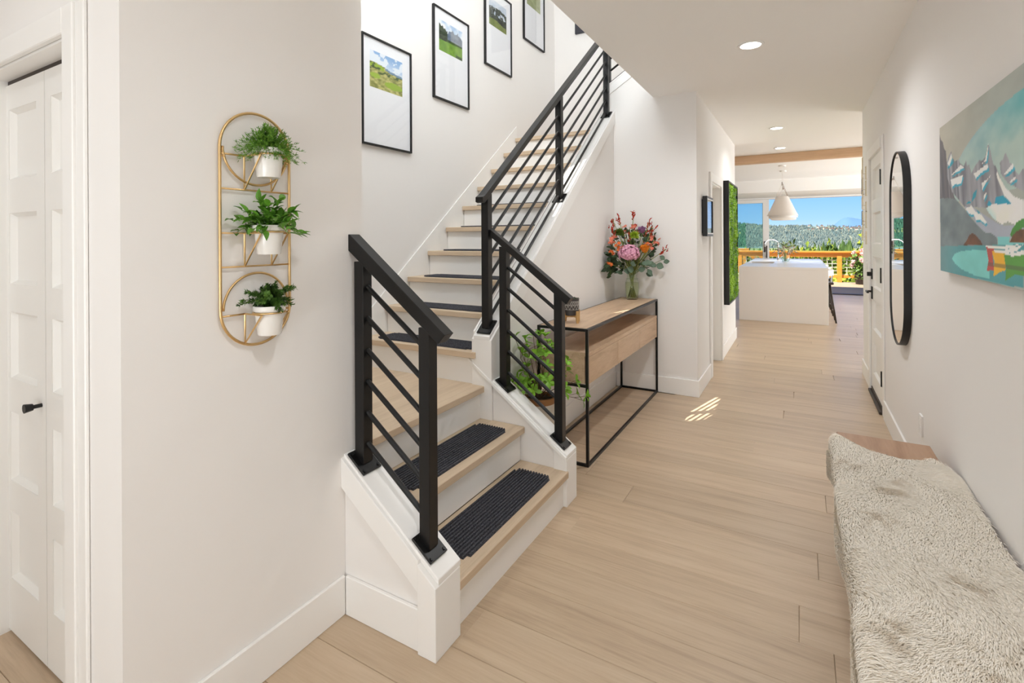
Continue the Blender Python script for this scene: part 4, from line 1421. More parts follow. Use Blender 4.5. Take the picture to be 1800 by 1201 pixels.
for i in range(215):
    a = -0.20 + rnd.gauss(0, 0.06) if i < 70 else rnd.uniform(-0.2, 0.22)
    z = 0.345 + rnd.gauss(0, 0.05) if i < 70 else rnd.uniform(0.30, 0.66)
    f = rnd.gauss(-0.04, 0.04) if i < 70 else rnd.uniform(-0.05, 0.08)
    p = BP(a, z, f)
    dd = (p - BP(0, 0.30, 0)).normalized() + Vector((rnd.gauss(0, 0.5), rnd.gauss(0, 0.5), rnd.gauss(-0.1, 0.5)))
    leafobj(bq, p, dd, -F3 * 0.7 + Vector((rnd.gauss(0, 0.4), rnd.gauss(0, 0.4), 0.7)), rnd.uniform(0.05, 0.085) * (1 if i < 70 else 0.75), D_)
for k in range(16):
    obj('stem', stemto(BP(rnd.uniform(-0.12, 0.12), rnd.uniform(0.30, 0.42), rnd.uniform(-0.05, 0.05))), stemm, bq, True)
gr = MB()
for e in (-0.30, -0.285, -0.265, -0.31):
    gr.tube([BP(-0.05, 0.25), BP(-0.20, 0.36, -0.02), BP(e + 0.03, 0.33, -0.03), BP(e, 0.22 + 0.3 * abs(e + 0.3), -0.03)], [0.0016, 0.0014, 0.0012, 0.0008], 4)
fill('grass_blades', gr, lime2, bq)

# ------------------------------------------------------------------ hall left wall: small frame and moss panel
t = thing('picture_frame', 'small deep black-framed picture beside the hall doorway', 'picture', (HX, 5.40, 1.71))
a0, a1, b0, b1 = 5.215, 5.60, 1.51, 1.905
fr = MB()
for q_ in ((a0, a1, b0, b0 + 0.022), (a0, a1, b1 - 0.022, b1), (a0, a0 + 0.022, b0 + 0.022, b1 - 0.022), (a1 - 0.022, a1, b0 + 0.022, b1 - 0.022)):
    fr.box(HX + 0.012, HX + 0.055, *q_, 0.001)
obj('frame', fr, M['blackframe'], t)
obj('edge', MB().box(HX + 0.050, HX + 0.0565, a0 + 0.022, a1 - 0.022, b0 + 0.022, b0 + 0.034).box(HX + 0.050, HX + 0.0565, a0 + 0.022, a1 - 0.022, b1 - 0.034, b1 - 0.022), M['matb'], t, label='pale inner edge')
obj('picture', MB().box(HX + 0.030, HX + 0.036, a0 + 0.022, a1 - 0.022, b0 + 0.022, b1 - 0.022), M['matb'], t)
obj('glazing', MB().box(HX + 0.046, HX + 0.048, a0 + 0.022, a1 - 0.022, b0 + 0.022, b1 - 0.022), glass('frame_glass', (0.98, 0.99, 1), 0.02, 1.6), t)
obj('backing', MB().box(HX + 0.001, HX + 0.014, a0 + 0.03, a1 - 0.03, b0 + 0.03, b1 - 0.03), M['blackframe'], t)

t = thing('moss_panel', 'tall black-framed green moss panel at the end of the hall', 'wall art', (HX, 7.38, 1.43))
a0, a1, b0, b1 = 6.86, 7.90, 0.645, 2.215
fr = MB()
for q_ in ((a0, a1, b0, b0 + 0.02), (a0, a1, b1 - 0.02, b1), (a0, a0 + 0.02, b0 + 0.02, b1 - 0.02), (a1 - 0.02, a1, b0 + 0.02, b1 - 0.02)):
    fr.box(HX + 0.001, HX + 0.065, *q_, 0.001)
obj('frame', fr, M['blackframe'], t)


def mossh(s, u):
    return 0.020 + 0.055 * max(0, fbm(s, u * 1.5, 7, 3) - 0.25) + 0.02 * (fbm(s + 5, u * 1.5, 40, 2) - 0.5)


nu, nv = 60, 90
o = obj('moss', MB().grid(lambda s, u: (HX + 0.02 + mossh(s, u), a0 + 0.02 + (a1 - a0 - 0.04) * s, b0 + 0.02 + (b1 - b0 - 0.04) * u), nu, nv), vcol('moss_green', 0.9, 0.1, 0.2, (140, 0.8, 0.01)), t, True)
cols = []
for j in range(nv + 1):
    for i in range(nu + 1):
        k = fbm(i / nu + 2, j / nv * 1.5, 8, 4)
        g2 = fbm(i / nu + 9, j / nv * 1.5, 30, 2)
        c_ = lerp3((48, 88, 16), (142, 186, 30), min(1, max(0, (k - 0.32) * 2.8)))
        cols.append(S(*lerp3(c_, (176, 196, 44), max(0, g2 - 0.55) * 1.6)))
set_cols(o, cols)
tf = MB()
for i in range(1400):
    s, u = rnd.uniform(0.02, 0.98), rnd.uniform(0.01, 0.99)
    p = Vector((HX + 0.018 + mossh(s, u), a0 + 0.02 + (a1 - a0 - 0.04) * s, b0 + 0.02 + (b1 - b0 - 0.04) * u))
    tf.leaf(p, (1, rnd.gauss(0, 0.7), rnd.gauss(0, 0.7)), (rnd.gauss(0, 1), rnd.gauss(0, 1), rnd.gauss(0, 1)), rnd.uniform(0.015, 0.03), 0.006, 0.4, 0.2, 2)
fill('moss_tufts', tf, mat('moss_bright', S(92, 140, 26), 0.85, spec=0.1, noise=(12, S(150, 190, 50), 3)), t)


def wall_plate(name, label, cat, x, y_, z, sx_, kind, hy_=0.036, hz=0.058):
    t_ = thing(name, label, cat, (x, y_, z))
    obj('plate', MB().box(x + sx_ * 0.001, x + sx_ * 0.007, y_ - hy_, y_ + hy_, z - hz, z + hz, 0.002), M['plastic'], t_)
    if kind == 'outlet':
        for e in (-0.026, 0.026):
            obj('socket', MB().box(x + sx_ * 0.007, x + sx_ * 0.0085, y_ - 0.015, y_ + 0.015, z + e - 0.014, z + e + 0.014, 0.0005), M['trim'], t_)
    else:
        for e in (-0.046, 0.0, 0.046)[:3]:
            obj('rocker', MB().box(x + sx_ * 0.007, x + sx_ * 0.011, y_ + e - 0.016, y_ + e + 0.016, z - 0.034, z + 0.034, 0.001), M['plastic'], t_)
    return t_


wall_plate('wall_outlet', 'white wall outlet low on the hall wall below the moss panel', 'outlet', HX, 6.74, 0.42, 1, 'outlet')
wall_plate('wall_outlet', 'white wall outlet above the bench end on the right wall', 'outlet', RW, 3.66, 0.42, -1, 'outlet')
wall_plate('light_switch', 'white triple light switch plate beyond the panelled door', 'switch', RW, 6.30, 1.19, -1, 'switch', 0.085, 0.06)

# linked-rectangle metal wall sculpture at the end of the right wall
t = thing('wall_sculpture', 'tall brass sculpture of linked rectangles at the end of the right wall', 'wall art', (RW, 6.5, 1.8))
M['link'] = mat('pale_brass', S(226, 214, 190), 0.25, metal=1.0)
M['link2'] = mat('dark_link', S(58, 64, 92), 0.3, metal=0.7)
zz = 1.42
i = 0
while zz < 2.10:
    for k, (yy, xx) in enumerate(((6.27, 0.014), (6.40, 0.030), (6.56, 0.020))):
        h_ = (0.13, 0.17, 0.10, 0.15)[(i + k) % 4]
        z0_ = zz + 0.035 * ((i * 3 + k * 2) % 3)
        w_ = (0.028, 0.034, 0.040)[k]
        X = RW - xx
        e_ = 0.005
        ring = MB()
        for q_ in ((yy - w_, yy + w_, z0_, z0_ + e_), (yy - w_, yy + w_, z0_ + h_, z0_ + h_ + e_), (yy - w_, yy - w_ + e_, z0_ + e_, z0_ + h_), (yy + w_ - e_, yy + w_, z0_ + e_, z0_ + h_)):
            ring.box(X - 0.003, X + 0.003, *q_)
        ring.tube([(X, yy, z0_ + 0.003), (RW - 0.0005, yy, z0_ + 0.003)], 0.003, 6)
        obj('link', ring, M['link2'] if k == 2 and i % 2 else M['link'], t)
    zz += 0.165
    i += 1

# ------------------------------------------------------------------ pill mirror on the right wall
MY0, MY1, MZ0, MZ1 = 3.93, 4.50, 0.775, 2.065
t = thing('pill_mirror', 'tall pill-shaped mirror in a thin black frame on the right wall', 'mirror', (RW, (MY0 + MY1) / 2, (MZ0 + MZ1) / 2))
mr_ = (MY1 - MY0) / 2
ym = (MY0 + MY1) / 2


def pill(r, x):
    return arc((x, ym, MZ1 - mr_), r, 0, PI, 28) + arc((x, ym, MZ0 + mr_), r, PI, 2 * PI, 28)


def ring_mesh(loops):
    mb_ = MB()
    n_ = len(loops[0])
    m_ = len(loops)
    mb_.add([p for l in loops for p in l], [(a * n_ + k, a * n_ + (k + 1) % n_, ((a + 1) % m_) * n_ + (k + 1) % n_, ((a + 1) % m_) * n_ + k) for a in range(m_) for k in range(n_)])
    return mb_


obj('frame', ring_mesh([pill(mr_, RW - 0.001), pill(mr_, RW - 0.042), pill(mr_ - 0.008, RW - 0.042), pill(mr_ - 0.008, RW - 0.001)]), M['blackframe'], t, 'auto')
gl = MB()
pp = pill(mr_ - 0.0082, RW - 0.036)
gl.add(pp, [tuple(range(len(pp)))])
pp2 = pill(mr_ - 0.0082, RW - 0.002)
gl.add(pp2, [tuple(range(len(pp2)))[::-1]])
obj('mirror_glass', gl, M['mirror'], t)

# ------------------------------------------------------------------ mountain lake painting
POLY = {
'sky':[(0.087,0.81),(0.124,0.864),(0.186,0.913),(0.244,0.941),(0.317,0.954),(0.394,0.953),(0.479,0.941),(0.554,0.921),(0.621,0.897),(0.681,0.873),(0.678,0.479),(0.085,0.605)],
'rockL':[(-0.003,0.967),(0.015,0.913),(0.041,0.887),(0.057,0.835),(0.077,0.813),(0.083,0.75),(0.109,0.667),(0.136,0.587),(0.152,0.524),(0.182,0.469),(0.074,0.453),(-0.004,0.503)],
'ridge':[(0.086,0.734),(0.11,0.772),(0.138,0.793),(0.15,0.748),(0.172,0.72),(0.21,0.72),(0.23,0.689),(0.268,0.661),(0.284,0.689),(0.3,0.653),(0.315,0.655),(0.334,0.601),(0.363,0.635),(0.402,0.659),(0.418,0.645),(0.444,0.661),(0.467,0.726),(0.481,0.685),(0.5,0.609),(0.515,0.594),(0.544,0.535),(0.565,0.481),(0.564,0.42),(0.474,0.386),(0.342,0.407),(0.271,0.415),(0.146,0.525),(0.085,0.643)],
'peak2':[(0.544,0.605),(0.566,0.613),(0.578,0.641),(0.596,0.609),(0.603,0.585),(0.625,0.569),(0.637,0.534),(0.656,0.514),(0.679,0.544),(0.678,0.438),(0.592,0.491),(0.551,0.545)],
'snow1':[(0.128,0.61),(0.257,0.609),(0.24,0.564),(0.171,0.568),(0.146,0.558)],
'snow2':[(0.353,0.593),(0.46,0.621),(0.468,0.595),(0.409,0.583),(0.372,0.563)],
'snow3':[(0.094,0.724),(0.138,0.778),(0.148,0.746),(0.116,0.703)],
'snow4':[(0.137,0.638),(0.236,0.677),(0.268,0.654),(0.207,0.643)],
'snow5':[(0.443,0.643),(0.467,0.722),(0.462,0.673),(0.456,0.64),(0.409,0.629)],
'snow6':[(0.417,0.528),(0.476,0.545),(0.484,0.56),(0.43,0.5),(0.421,0.487)],
'snow7':[(0.434,0.463),(0.455,0.472),(0.442,0.444),(0.432,0.436)],
'snow8':[(0.565,0.536),(0.622,0.577),(0.628,0.557),(0.586,0.534)],
'snow9':[(0.599,0.495),(0.637,0.513),(0.64,0.502),(0.612,0.49)],
'glac':[(0.526,0.567),(0.544,0.529),(0.578,0.472),(0.63,0.421),(0.678,0.398),(0.677,0.363),(0.618,0.386),(0.571,0.435),(0.544,0.496),(0.522,0.545)],
'field':[(0.45,0.389),(0.49,0.402),(0.564,0.398),(0.678,0.373),(0.677,0.318),(0.636,0.29),(0.591,0.308),(0.556,0.297),(0.505,0.325),(0.466,0.363)],
'blue1':[(0.45,0.401),(0.471,0.425),(0.494,0.401),(0.506,0.394),(0.517,0.435),(0.564,0.436),(0.618,0.391),(0.655,0.371),(0.564,0.392)],
'blue2':[(0.348,0.484),(0.381,0.503),(0.371,0.461),(0.323,0.429),(0.282,0.428),(0.308,0.447),(0.333,0.434)],
'blue3':[(0.096,0.701),(0.166,0.729),(0.16,0.709),(0.103,0.684)],
'blue4':[(0.371,0.388),(0.398,0.376),(0.407,0.359),(0.389,0.364)],
'mid':[(0.271,0.415),(0.342,0.407),(0.474,0.333),(0.549,0.294),(0.636,0.29),(0.677,0.318),(0.677,0.233),(0.44,0.233),(0.332,0.356)],
'snowm':[(0.277,0.405),(0.333,0.415),(0.371,0.375),(0.407,0.363),(0.453,0.313),(0.441,0.305),(0.398,0.332),(0.37,0.328),(0.352,0.364),(0.312,0.368)],
'scree':[(0.001,0.502),(0.074,0.499),(0.182,0.476),(0.271,0.402),(0.332,0.343),(0.397,0.289),(0.44,0.26),(0.489,0.253),(0.52,0.233),(0.527,0.213),(0.527,0.193),(0.005,0.171)],
'lakeback':[(0.527,0.236),(0.604,0.237),(0.597,0.212),(0.677,0.211),(0.676,0.198),(0.53,0.196)],
'stone1':[(0.259,0.186),(0.291,0.219),(0.316,0.249),(0.341,0.258),(0.369,0.245),(0.406,0.214),(0.423,0.189)],
'green':[(0.604,0.249),(0.617,0.275),(0.642,0.303),(0.677,0.318),(0.677,0.278),(0.636,0.259),(0.613,0.233)],
'stone2':[(0.602,0.212),(0.617,0.241),(0.642,0.264),(0.677,0.273),(0.677,0.212)],
'water':[(0.005,0.171),(0.448,0.191),(0.676,0.203),(0.675,0.008),(0.006,-0.01)],
'pool':[(0.139,0.095),(0.167,0.127),(0.236,0.149),(0.34,0.161),(0.452,0.167),(0.472,0.109),(0.471,0.014),(0.368,0.016),(0.235,0.038),(0.172,0.066)],
'boat1':[(0.447,0.186),(0.504,0.175),(0.492,0.146),(0.503,0.066),(0.451,0.056),(0.464,0.114)],
'boat2':[(0.488,0.166),(0.573,0.154),(0.579,0.076),(0.54,0.062),(0.499,0.033),(0.504,0.112)],
'boat3':[(0.566,0.154),(0.609,0.146),(0.676,0.156),(0.676,0.063),(0.628,0.061),(0.575,0.026),(0.579,0.087)],
'gun1':[(0.444,0.187),(0.549,0.19),(0.653,0.202),(0.616,0.183),(0.541,0.174),(0.473,0.174)],
'gun2':[(0.488,0.166),(0.563,0.17),(0.674,0.201),(0.641,0.171),(0.576,0.154),(0.519,0.156)],
'gun3':[(0.566,0.155),(0.629,0.163),(0.676,0.178),(0.676,0.156),(0.616,0.145)],
}
PCOL = dict(sky=None, rockL=(112, 108, 112), ridge=(152, 153, 160), peak2=(146, 148, 156), mid=(160, 166, 178), scree=(128, 138, 142), lakeback=(122, 190, 190), stone1=(116, 82, 66), green=(78, 136, 70), stone2=(132, 90, 62),
            water=(86, 150, 156), pool=(122, 192, 188), boat1=(176, 84, 80), boat2=(226, 172, 62), boat3=(92, 148, 74), blue1=(52, 150, 178), blue2=(58, 146, 166), blue3=(50, 146, 168), blue4=(70, 150, 170))


def inside(p, poly):
    x, y_ = p
    c_ = False
    j = len(poly) - 1
    for i_ in range(len(poly)):
        xi, yi = poly[i_]
        xj, yj = poly[j]
        if (yi > y_) != (yj > y_) and x < (xj - xi) * (y_ - yi) / (yj - yi) + xi:
            c_ = not c_
        j = i_
    return c_


BB = {k: (min(p[0] for p in v), max(p[0] for p in v), min(p[1] for p in v), max(p[1] for p in v)) for k, v in POLY.items()}
ORDER = ['sky', 'peak2', 'rockL', 'ridge', 'blue3', 'blue2', 'mid', 'blue1', 'glac', 'field', 'snow1', 'snow2', 'snow3', 'snow4', 'snow5', 'snow6', 'snow7', 'snow8', 'snow9', 'snowm', 'blue4', 'scree', 'lakeback', 'green', 'stone1', 'stone2', 'water', 'pool',
         'boat1', 'boat2', 'boat3', 'gun1', 'gun2', 'gun3']


def canvas_col(s, t_):
    s0 = s
    if s > 0.676:
        s = 1.352 - s if s < 1.30 else 0.05
    c_ = lerp3((176, 172, 160), (158, 164, 158), min(1, s * 2))
    n_ = fbm(s0, t_, 12, 3)
    for k in ORDER:
        x0, x1, y0_, y1_ = BB[k]
        if s < x0 or s > x1 + 0.01 or t_ < y0_ - 0.02 or t_ > y1_:
            continue
        if k == 'sky':
            e = ((s - 0.70) / 0.62) ** 2 + ((t_ - 0.42) / 0.47) ** 2
            if e < 1 and t_ > 0.4:
                top = lerp3((150, 170, 184), (92, 168, 172), min(1, max(0, s * 1.7 - 0.25)))
                c_ = lerp3((164, 184, 178), top, min(1, max(0, (t_ - 0.62) * 3.2 + (n_ - 0.5) * 0.8)))
            continue
        if not inside((s, t_), POLY[k]):
            if k.startswith('snow') and inside((s - 0.007, t_ + 0.014), POLY[k]):
                c_ = (70, 160, 182)
            continue
        if k.startswith('snow') or k in ('glac', 'field') or k.startswith('gun'):
            c_ = (234, 228, 216)
            if k == 'field':
                c_ = lerp3((150, 200, 208), c_, min(1, max(0, (t_ - 0.30) * 6 + (s - 0.46) * 8)) if s < 0.52 else 1)
        else:
            c_ = PCOL[k]
            if k in ('ridge', 'rockL', 'peak2'):
                st_ = vnoise(s + t_ * 0.08, t_ * 0.05, 64)
                c_ = lerp3(c_, (86, 88, 98), max(0, st_ - 0.35) * 1.1)
                c_ = lerp3(c_, (180, 182, 190), max(0, 0.35 - st_) * 1.1)
            elif k == 'scree':
                c_ = lerp3(c_, (104, 116, 120), n_)
            elif k == 'stone1' or k == 'stone2':
                c_ = lerp3(c_, (70, 62, 58), max(0, n_ - 0.4) * 2)
            elif k == 'water':
                c_ = lerp3(c_, (112, 142, 146), max(0, 0.30 - s) * 3)
            elif k.startswith('boat') and 0.085 < t_ < 0.105:
                c_ = lerp3(c_, (90, 90, 80), 0.5)
    k_ = 1.19 - 0.10 * n_
    return tuple(min(248, q_ * k_) for q_ in c_)


t = thing('canvas_painting', 'large canvas painting of snowy peaks and colourful canoes on the right wall', 'painting', (RW, 2.295, 1.67))
PY0, PY1, PZ0, PZ1 = 1.545, 3.045, 1.338, 2.005
obj('stretcher', MB().box(RW - 0.030, RW - 0.001, PY0, PY1, PZ0, PZ1, 0.002), mat('canvas_edge', S(150, 152, 146), 0.8), t)
paint_grid('painted_face', canvas_col, lambda s, u: (RW - 0.0305, PY1 - 0.001 - (PY1 - PY0 - 0.002) * s, PZ0 + 0.001 + (PZ1 - PZ0 - 0.002) * u), 330, 150, M['canvas'], t)

# ------------------------------------------------------------------ bench with a fur throw
bn = thing('bench', 'brown wooden bench along the right wall under a fur throw', 'bench', (0.37, 2.1, 0))
obj('seat', MB().box(0.165, 0.560, 0.95, 3.225, 0.405, 0.450, 0.004), M['bench'], bn)
for y_ in (1.10, 3.02):
    for x in (0.19, 0.49):
        obj('leg', MB().box(x, x + 0.05, y_, y_ + 0.05, 0, 0.405, 0.003), M['bench'], bn)
obj('apron', MB().box(0.20, 0.53, 1.15, 3.02, 0.345, 0.3745, 0.002), M['bench'], bn)

FX = [(0.10, 2.90), (0.123, 2.985), (0.141, 3.095), (0.172, 3.12), (0.227, 3.03), (0.289, 2.955), (0.353, 2.935), (0.404, 2.915), (0.481, 2.945), (0.534, 2.995), (0.56, 2.93), (0.60, 2.80)]


def yfar(x):
    if x <= FX[0][0]:
        return FX[0][1]
    for i_ in range(len(FX) - 1):
        if x <= FX[i_ + 1][0]:
            k = (x - FX[i_][0]) / (FX[i_ + 1][0] - FX[i_][0])
            return FX[i_][1] + (FX[i_ + 1][1] - FX[i_][1]) * k
    return FX[-1][1]


def throw_pt(a, b_, lift=0.0):
    """a: 0 at the wall side .. 1 at the hanging edge; b: 0 near .. 1 far."""
    Lt = 0.42
    s = a * (Lt + 0.17)
    if s < Lt:
        x, z, nrm = 0.585 - s, 0.462, Vector((0, 0, 1))
        if s < 0.03:
            z -= 0.010 * (1 - s / 0.03)
    else:
        e = s - Lt
        ar = 0.055
        if e < ar:
            an = e / ar * PI / 2
            x, z = 0.165 - 0.03 * math.sin(an), 0.427 + 0.035 * math.cos(an)
            nrm = Vector((-math.sin(an), 0, math.cos(an)))
        else:
            x, z, nrm = 0.135 + 0.012 * math.sin(b_ * 17), 0.427 - (e - ar), Vector((-1, 0, 0.1))
    yf = yfar(x)
    y_ = 0.98 + (yf - 0.98) * b_
    und = 0.005 * (fbm(x * 1.2 + 3, y_, 4, 3) - 0.5) * 2
    return Vector((x, y_, z)) + nrm * (und + 0.006 + lift), nrm, y_


th = thing('fur_throw', 'cream faux-fur throw with tan flecks draped over the bench', 'throw', (0.37, 2.0, 0.45))
obj('backing', MB().grid(lambda a, b_: throw_pt(a, b_)[0], 44, 150), mat('fur_backing', S(236, 226, 210), 0.95, spec=0.05, noise=(14, S(230, 220, 204), 4), bump=(120, 0.5, 0.006)), th, True)
PATCH = [(0.20, 2.72, 0.07), (0.30, 2.52, 0.06), (0.24, 2.25, 0.07), (0.22, 1.62, 0.08), (0.42, 1.60, 0.10), (0.28, 1.40, 0.09), (0.48, 1.45, 0.08), (0.40, 1.95, 0.06), (0.5, 1.75, 0.05), (0.33, 1.30, 0.07), (0.44, 1.22, 0.07), (0.33, 2.62, 0.05)]
NS = 95000
rs = np.random.RandomState(11)
V, Fc, Cc = [], [], []
base = np.array(S(244, 236, 222))
pale = np.array(S(251, 246, 237))
tan = np.array(S(172, 146, 104))
for i_ in range(NS):
    a, b_ = rs.rand(), 0.12 + 0.88 * rs.rand() ** 0.9
    b_ = min(b_, 1)
    p, nrm, y_ = throw_pt(a, b_)
    fl_ = fbm(p.x * 2 + 7, y_ * 1.2, 3, 2) * 4.0 - 3.4 + rs.randn() * 0.28
    tang_ = Vector((math.cos(fl_), math.sin(fl_), 0))
    tang_ = (tang_ - nrm * tang_.dot(nrm))
    if tang_.length < 0.2:
        tang_ = Vector((0, -1, 0)) - nrm * (-nrm.y)
    tang_.normalize()
    L = 0.022 + 0.014 * rs.rand()
    up = 0.06 + 0.17 * rs.rand()
    side = nrm.cross(tang_) * (0.0010 + 0.0006 * rs.rand())
    q1 = p + nrm * 0.002 + (tang_ * 0.5 + nrm * up) * L
    q2 = p + (tang_ * 1.05 + nrm * up * 1.1) * L
    if q2.x > 0.597:
        q2.x = 0.597
    n0 = len(V)
    V += [p - side, p + side, q1 - side * 0.8, q1 + side * 0.8, q2]
    Fc += [(n0, n0 + 1, n0 + 3, n0 + 2), (n0 + 2, n0 + 3, n0 + 4)]
    k = 0.0
    for px, py, pr_ in PATCH:
        dd = ((p.x - px) ** 2 + (y_ - py) ** 2) / (pr_ * pr_)
        if dd < 2.5:
            k = max(k, math.exp(-dd * 1.6))
    k *= max(0, (fbm(p.x + 1, y_, 34, 2) - 0.38) * 3.2)
    cb = base + (pale - base) * rs.rand()
    ct = cb + (tan - cb) * min(0.7, k)
    Cc += [cb, cb, cb + (ct - cb) * 0.5, cb + (ct - cb) * 0.5, ct]
mbf = MB()
mbf.v, mbf.f = [tuple(v_) for v_ in V], Fc
o = obj('fur', mbf, M['fur'], th, True, kind='stuff')
set_cols(o, np.array(Cc, dtype=np.float32))

# ================================================================== KITCHEN
IX0, IX1, IY0, IY1, IZ = -0.972, 0.412, 10.03, 14.05, 0.968
isl = thing('kitchen_island', 'white waterfall kitchen island at the end of the hall', 'island', (-0.28, 12, 0))
obj('waterfall_end', MB().box(IX0, IX1, IY0, IY0 + 0.045, 0, IZ - 0.0455, 0.002), M['quartz'], isl)
obj('waterfall_end', MB().box(IX0, IX1, IY1 - 0.045, IY1, 0, IZ - 0.0455, 0.002), M['quartz'], isl)
SX0, SX1, SY0, SY1 = -0.92, -0.47, 11.35, 12.2
ct = MB()
for q_ in ((IX0, SX0, IY0, IY1), (SX1, IX1, IY0, IY1), (SX0, SX1, IY0, SY0), (SX0, SX1, SY1, IY1)):
    ct.box(q_[0], q_[1], q_[2], q_[3], IZ - 0.045, IZ)
obj('countertop', ct, M['quartz'], isl)
obj('cabinet', MB().box(IX0 + 0.02, 0.12, IY0 + 0.046, 11.2, 0.0, IZ - 0.046).box(IX0 + 0.02, 0.12, 12.35, IY1 - 0.046, 0.0, IZ - 0.046).box(IX0 + 0.02, -0.95, 11.2, 12.35, 0, IZ - 0.046).box(-0.44, 0.12, 11.2, 12.35, 0, IZ - 0.046), M['door'], isl)
sk = MB().box(SX0, SX1, SY0, SY1, 0.70, 0.705).box(SX0, SX0 + 0.005, SY0, SY1, 0.705, IZ - 0.046).box(SX1 - 0.005, SX1, SY0, SY1, 0.705, IZ - 0.046).box(SX0, SX1, SY0, SY0 + 0.005, 0.705, IZ - 0.046).box(SX0, SX1, SY1 - 0.005, SY1, 0.705, IZ - 0.046)
obj('sink_basin', sk, M['steel'], isl, label='steel undermount sink')

fb = Vector((-0.43, 12.9, IZ))
t = thing('kitchen_faucet', 'tall chrome gooseneck faucet on the white island', 'faucet', fb)
obj('base', MB().lathe([(0.001, 0), (0.03, 0), (0.028, 0.02), (0.02, 0.03), (0.018, 0.08)], fb, 20), M['chrome'], t, True)
pts = [fb + Vector((0, 0, 0.05)), fb + Vector((0, 0, 0.36))]
for k in range(9):
    a = PI * k / 8
    pts.append(fb + Vector((-0.13 + 0.13 * math.cos(a), -0.09 + 0.09 * math.cos(a), 0.38 + 0.09 * math.sin(a))))
pts.append(fb + Vector((-0.26, -0.18, 0.30)))
obj('spout', MB().tube(pts, 0.014, 10), M['chrome'], t, True)
obj('spray_head', MB().tube([fb + Vector((-0.26, -0.18, 0.31)), fb + Vector((-0.26, -0.18, 0.21))], [0.016, 0.02], 12), M['bronze'], t, True)
obj('lever', MB().tube([fb + Vector((0.02, 0, 0.06)), fb + Vector((0.09, 0, 0.09))], 0.007, 8), M['chrome'], t, True)

iv = Vector((-0.27, 12.25, IZ))
t = thing('island_vase', 'small clear glass vase on the white island', 'vase', iv)
obj('glass_wall', MB().lathe([(0.001, 0), (0.06, 0), (0.085, 0.05), (0.08, 0.11), (0.058, 0.15), (0.068, 0.19), (0.064, 0.19), (0.054, 0.15), (0.076, 0.11), (0.081, 0.05), (0.057, 0.01), (0.001, 0.01)], iv, 28), M['vglass'], t, True)
obj('water', MB().lathe([(0.001, 0.011), (0.056, 0.011), (0.080, 0.05), (0.076, 0.10), (0.001, 0.10)], iv, 24), glass('clear_water', (0.92, 0.97, 0.97), 0.02, 1.33), t, True)
t = thing('small_bouquet', 'loose bunch of pale pink and green flowers in the island vase', 'flowers', iv + Vector((0, 0, 0.02)))
gm, pm = MB(), MB()
for k in range(60):
    a, el = rnd.uniform(0, 2 * PI), rnd.uniform(0.1, 1.4)
    d = Vector((math.cos(a) * math.cos(el), math.sin(a) * math.cos(el), math.sin(el)))
    p = iv + Vector((0, 0, 0.17)) + d * rnd.uniform(0.1, 0.24)
    if k < 18:
        gm.tube([iv + Vector((d.x * 0.03, d.y * 0.03, 0.015)), iv + Vector((d.x * 0.03, d.y * 0.03, 0.16)), p], 0.0025, 4)
    gm.leaf(p, d + Vector((0, 0, -0.4)), (0.2, 0.1, 1), 0.09, 0.025, 0.4, 0.2, 3)
    if k % 2:
        for e in range(5):
            pm.leaf(p, d + Vector((rnd.gauss(0, 0.8), rnd.gauss(0, 0.8), rnd.gauss(0, 0.8))), d, 0.045, 0.016, 0.3, 0.2, 2)
fill('leaves', gm, mat('soft_green', S(126, 142, 84), 0.6), t)
fill('blossoms', pm, mat('soft_pink', S(206, 186, 180), 0.7), t)

# pendants over the island
def pendant(x, y_, zb_, label):
    t_ = thing('pendant_lamp', label, 'lamp', (x, y_, CEIL), 'white pendants over the island')
    c_ = (x, y_, zb_)
    obj('shade', MB().lathe([(0.265, 0.0), (0.262, 0.02), (0.235, 0.07), (0.105, 0.365), (0.10, 0.372), (0.001, 0.375), (0.001, 0.368), (0.098, 0.362), (0.225, 0.07), (0.25, 0.02), (0.255, 0.0)], c_, 40, True, False), M['shade'], t_, 'auto')
    obj('diffuser', MB().lathe([(0.001, -0.055), (0.21, -0.055), (0.235, -0.04), (0.235, 0.03), (0.001, 0.03)], c_, 36), mat('pendant_diffuser', S(240, 236, 230), 0.4), t_, 'auto')
    ap = Vector((x, y_, zb_ + 0.62))
    for s in (-1, 1):
        obj('strap', MB().bar(Vector((x + s * 0.112, y_, zb_ + 0.33)), ap + Vector((s * 0.008, 0, 0)), 0.03, 0.005, (s, 0, 0.3)), M['leather'] if s > 0 else M['shade'], t_)
    obj('ferrule', MB().tube([ap - Vector((0, 0, 0.04)), ap + Vector((0, 0, 0.03))], 0.012, 10), M['chrome'], t_)
    obj('cord', MB().tube([ap, (x, y_, CEIL - 0.01)], 0.004, 6).tube([(x, y_, zb_ + 0.37), ap], 0.003, 6), M['plastic'], t_)
    obj('canopy', MB().lathe([(0.001, -0.025), (0.06, -0.025), (0.065, -0.001), (0.001, -0.001)], (x, y_, CEIL), 24), M['plastic'], t_)
    return t_


pendant(-0.292, 10.95, 1.90, 'white cone pendant lamp with leather straps over the near end of the island')
pendant(-0.30, 11.85, 1.90, 'white pendant lamp mostly hidden behind the nearer pendant')

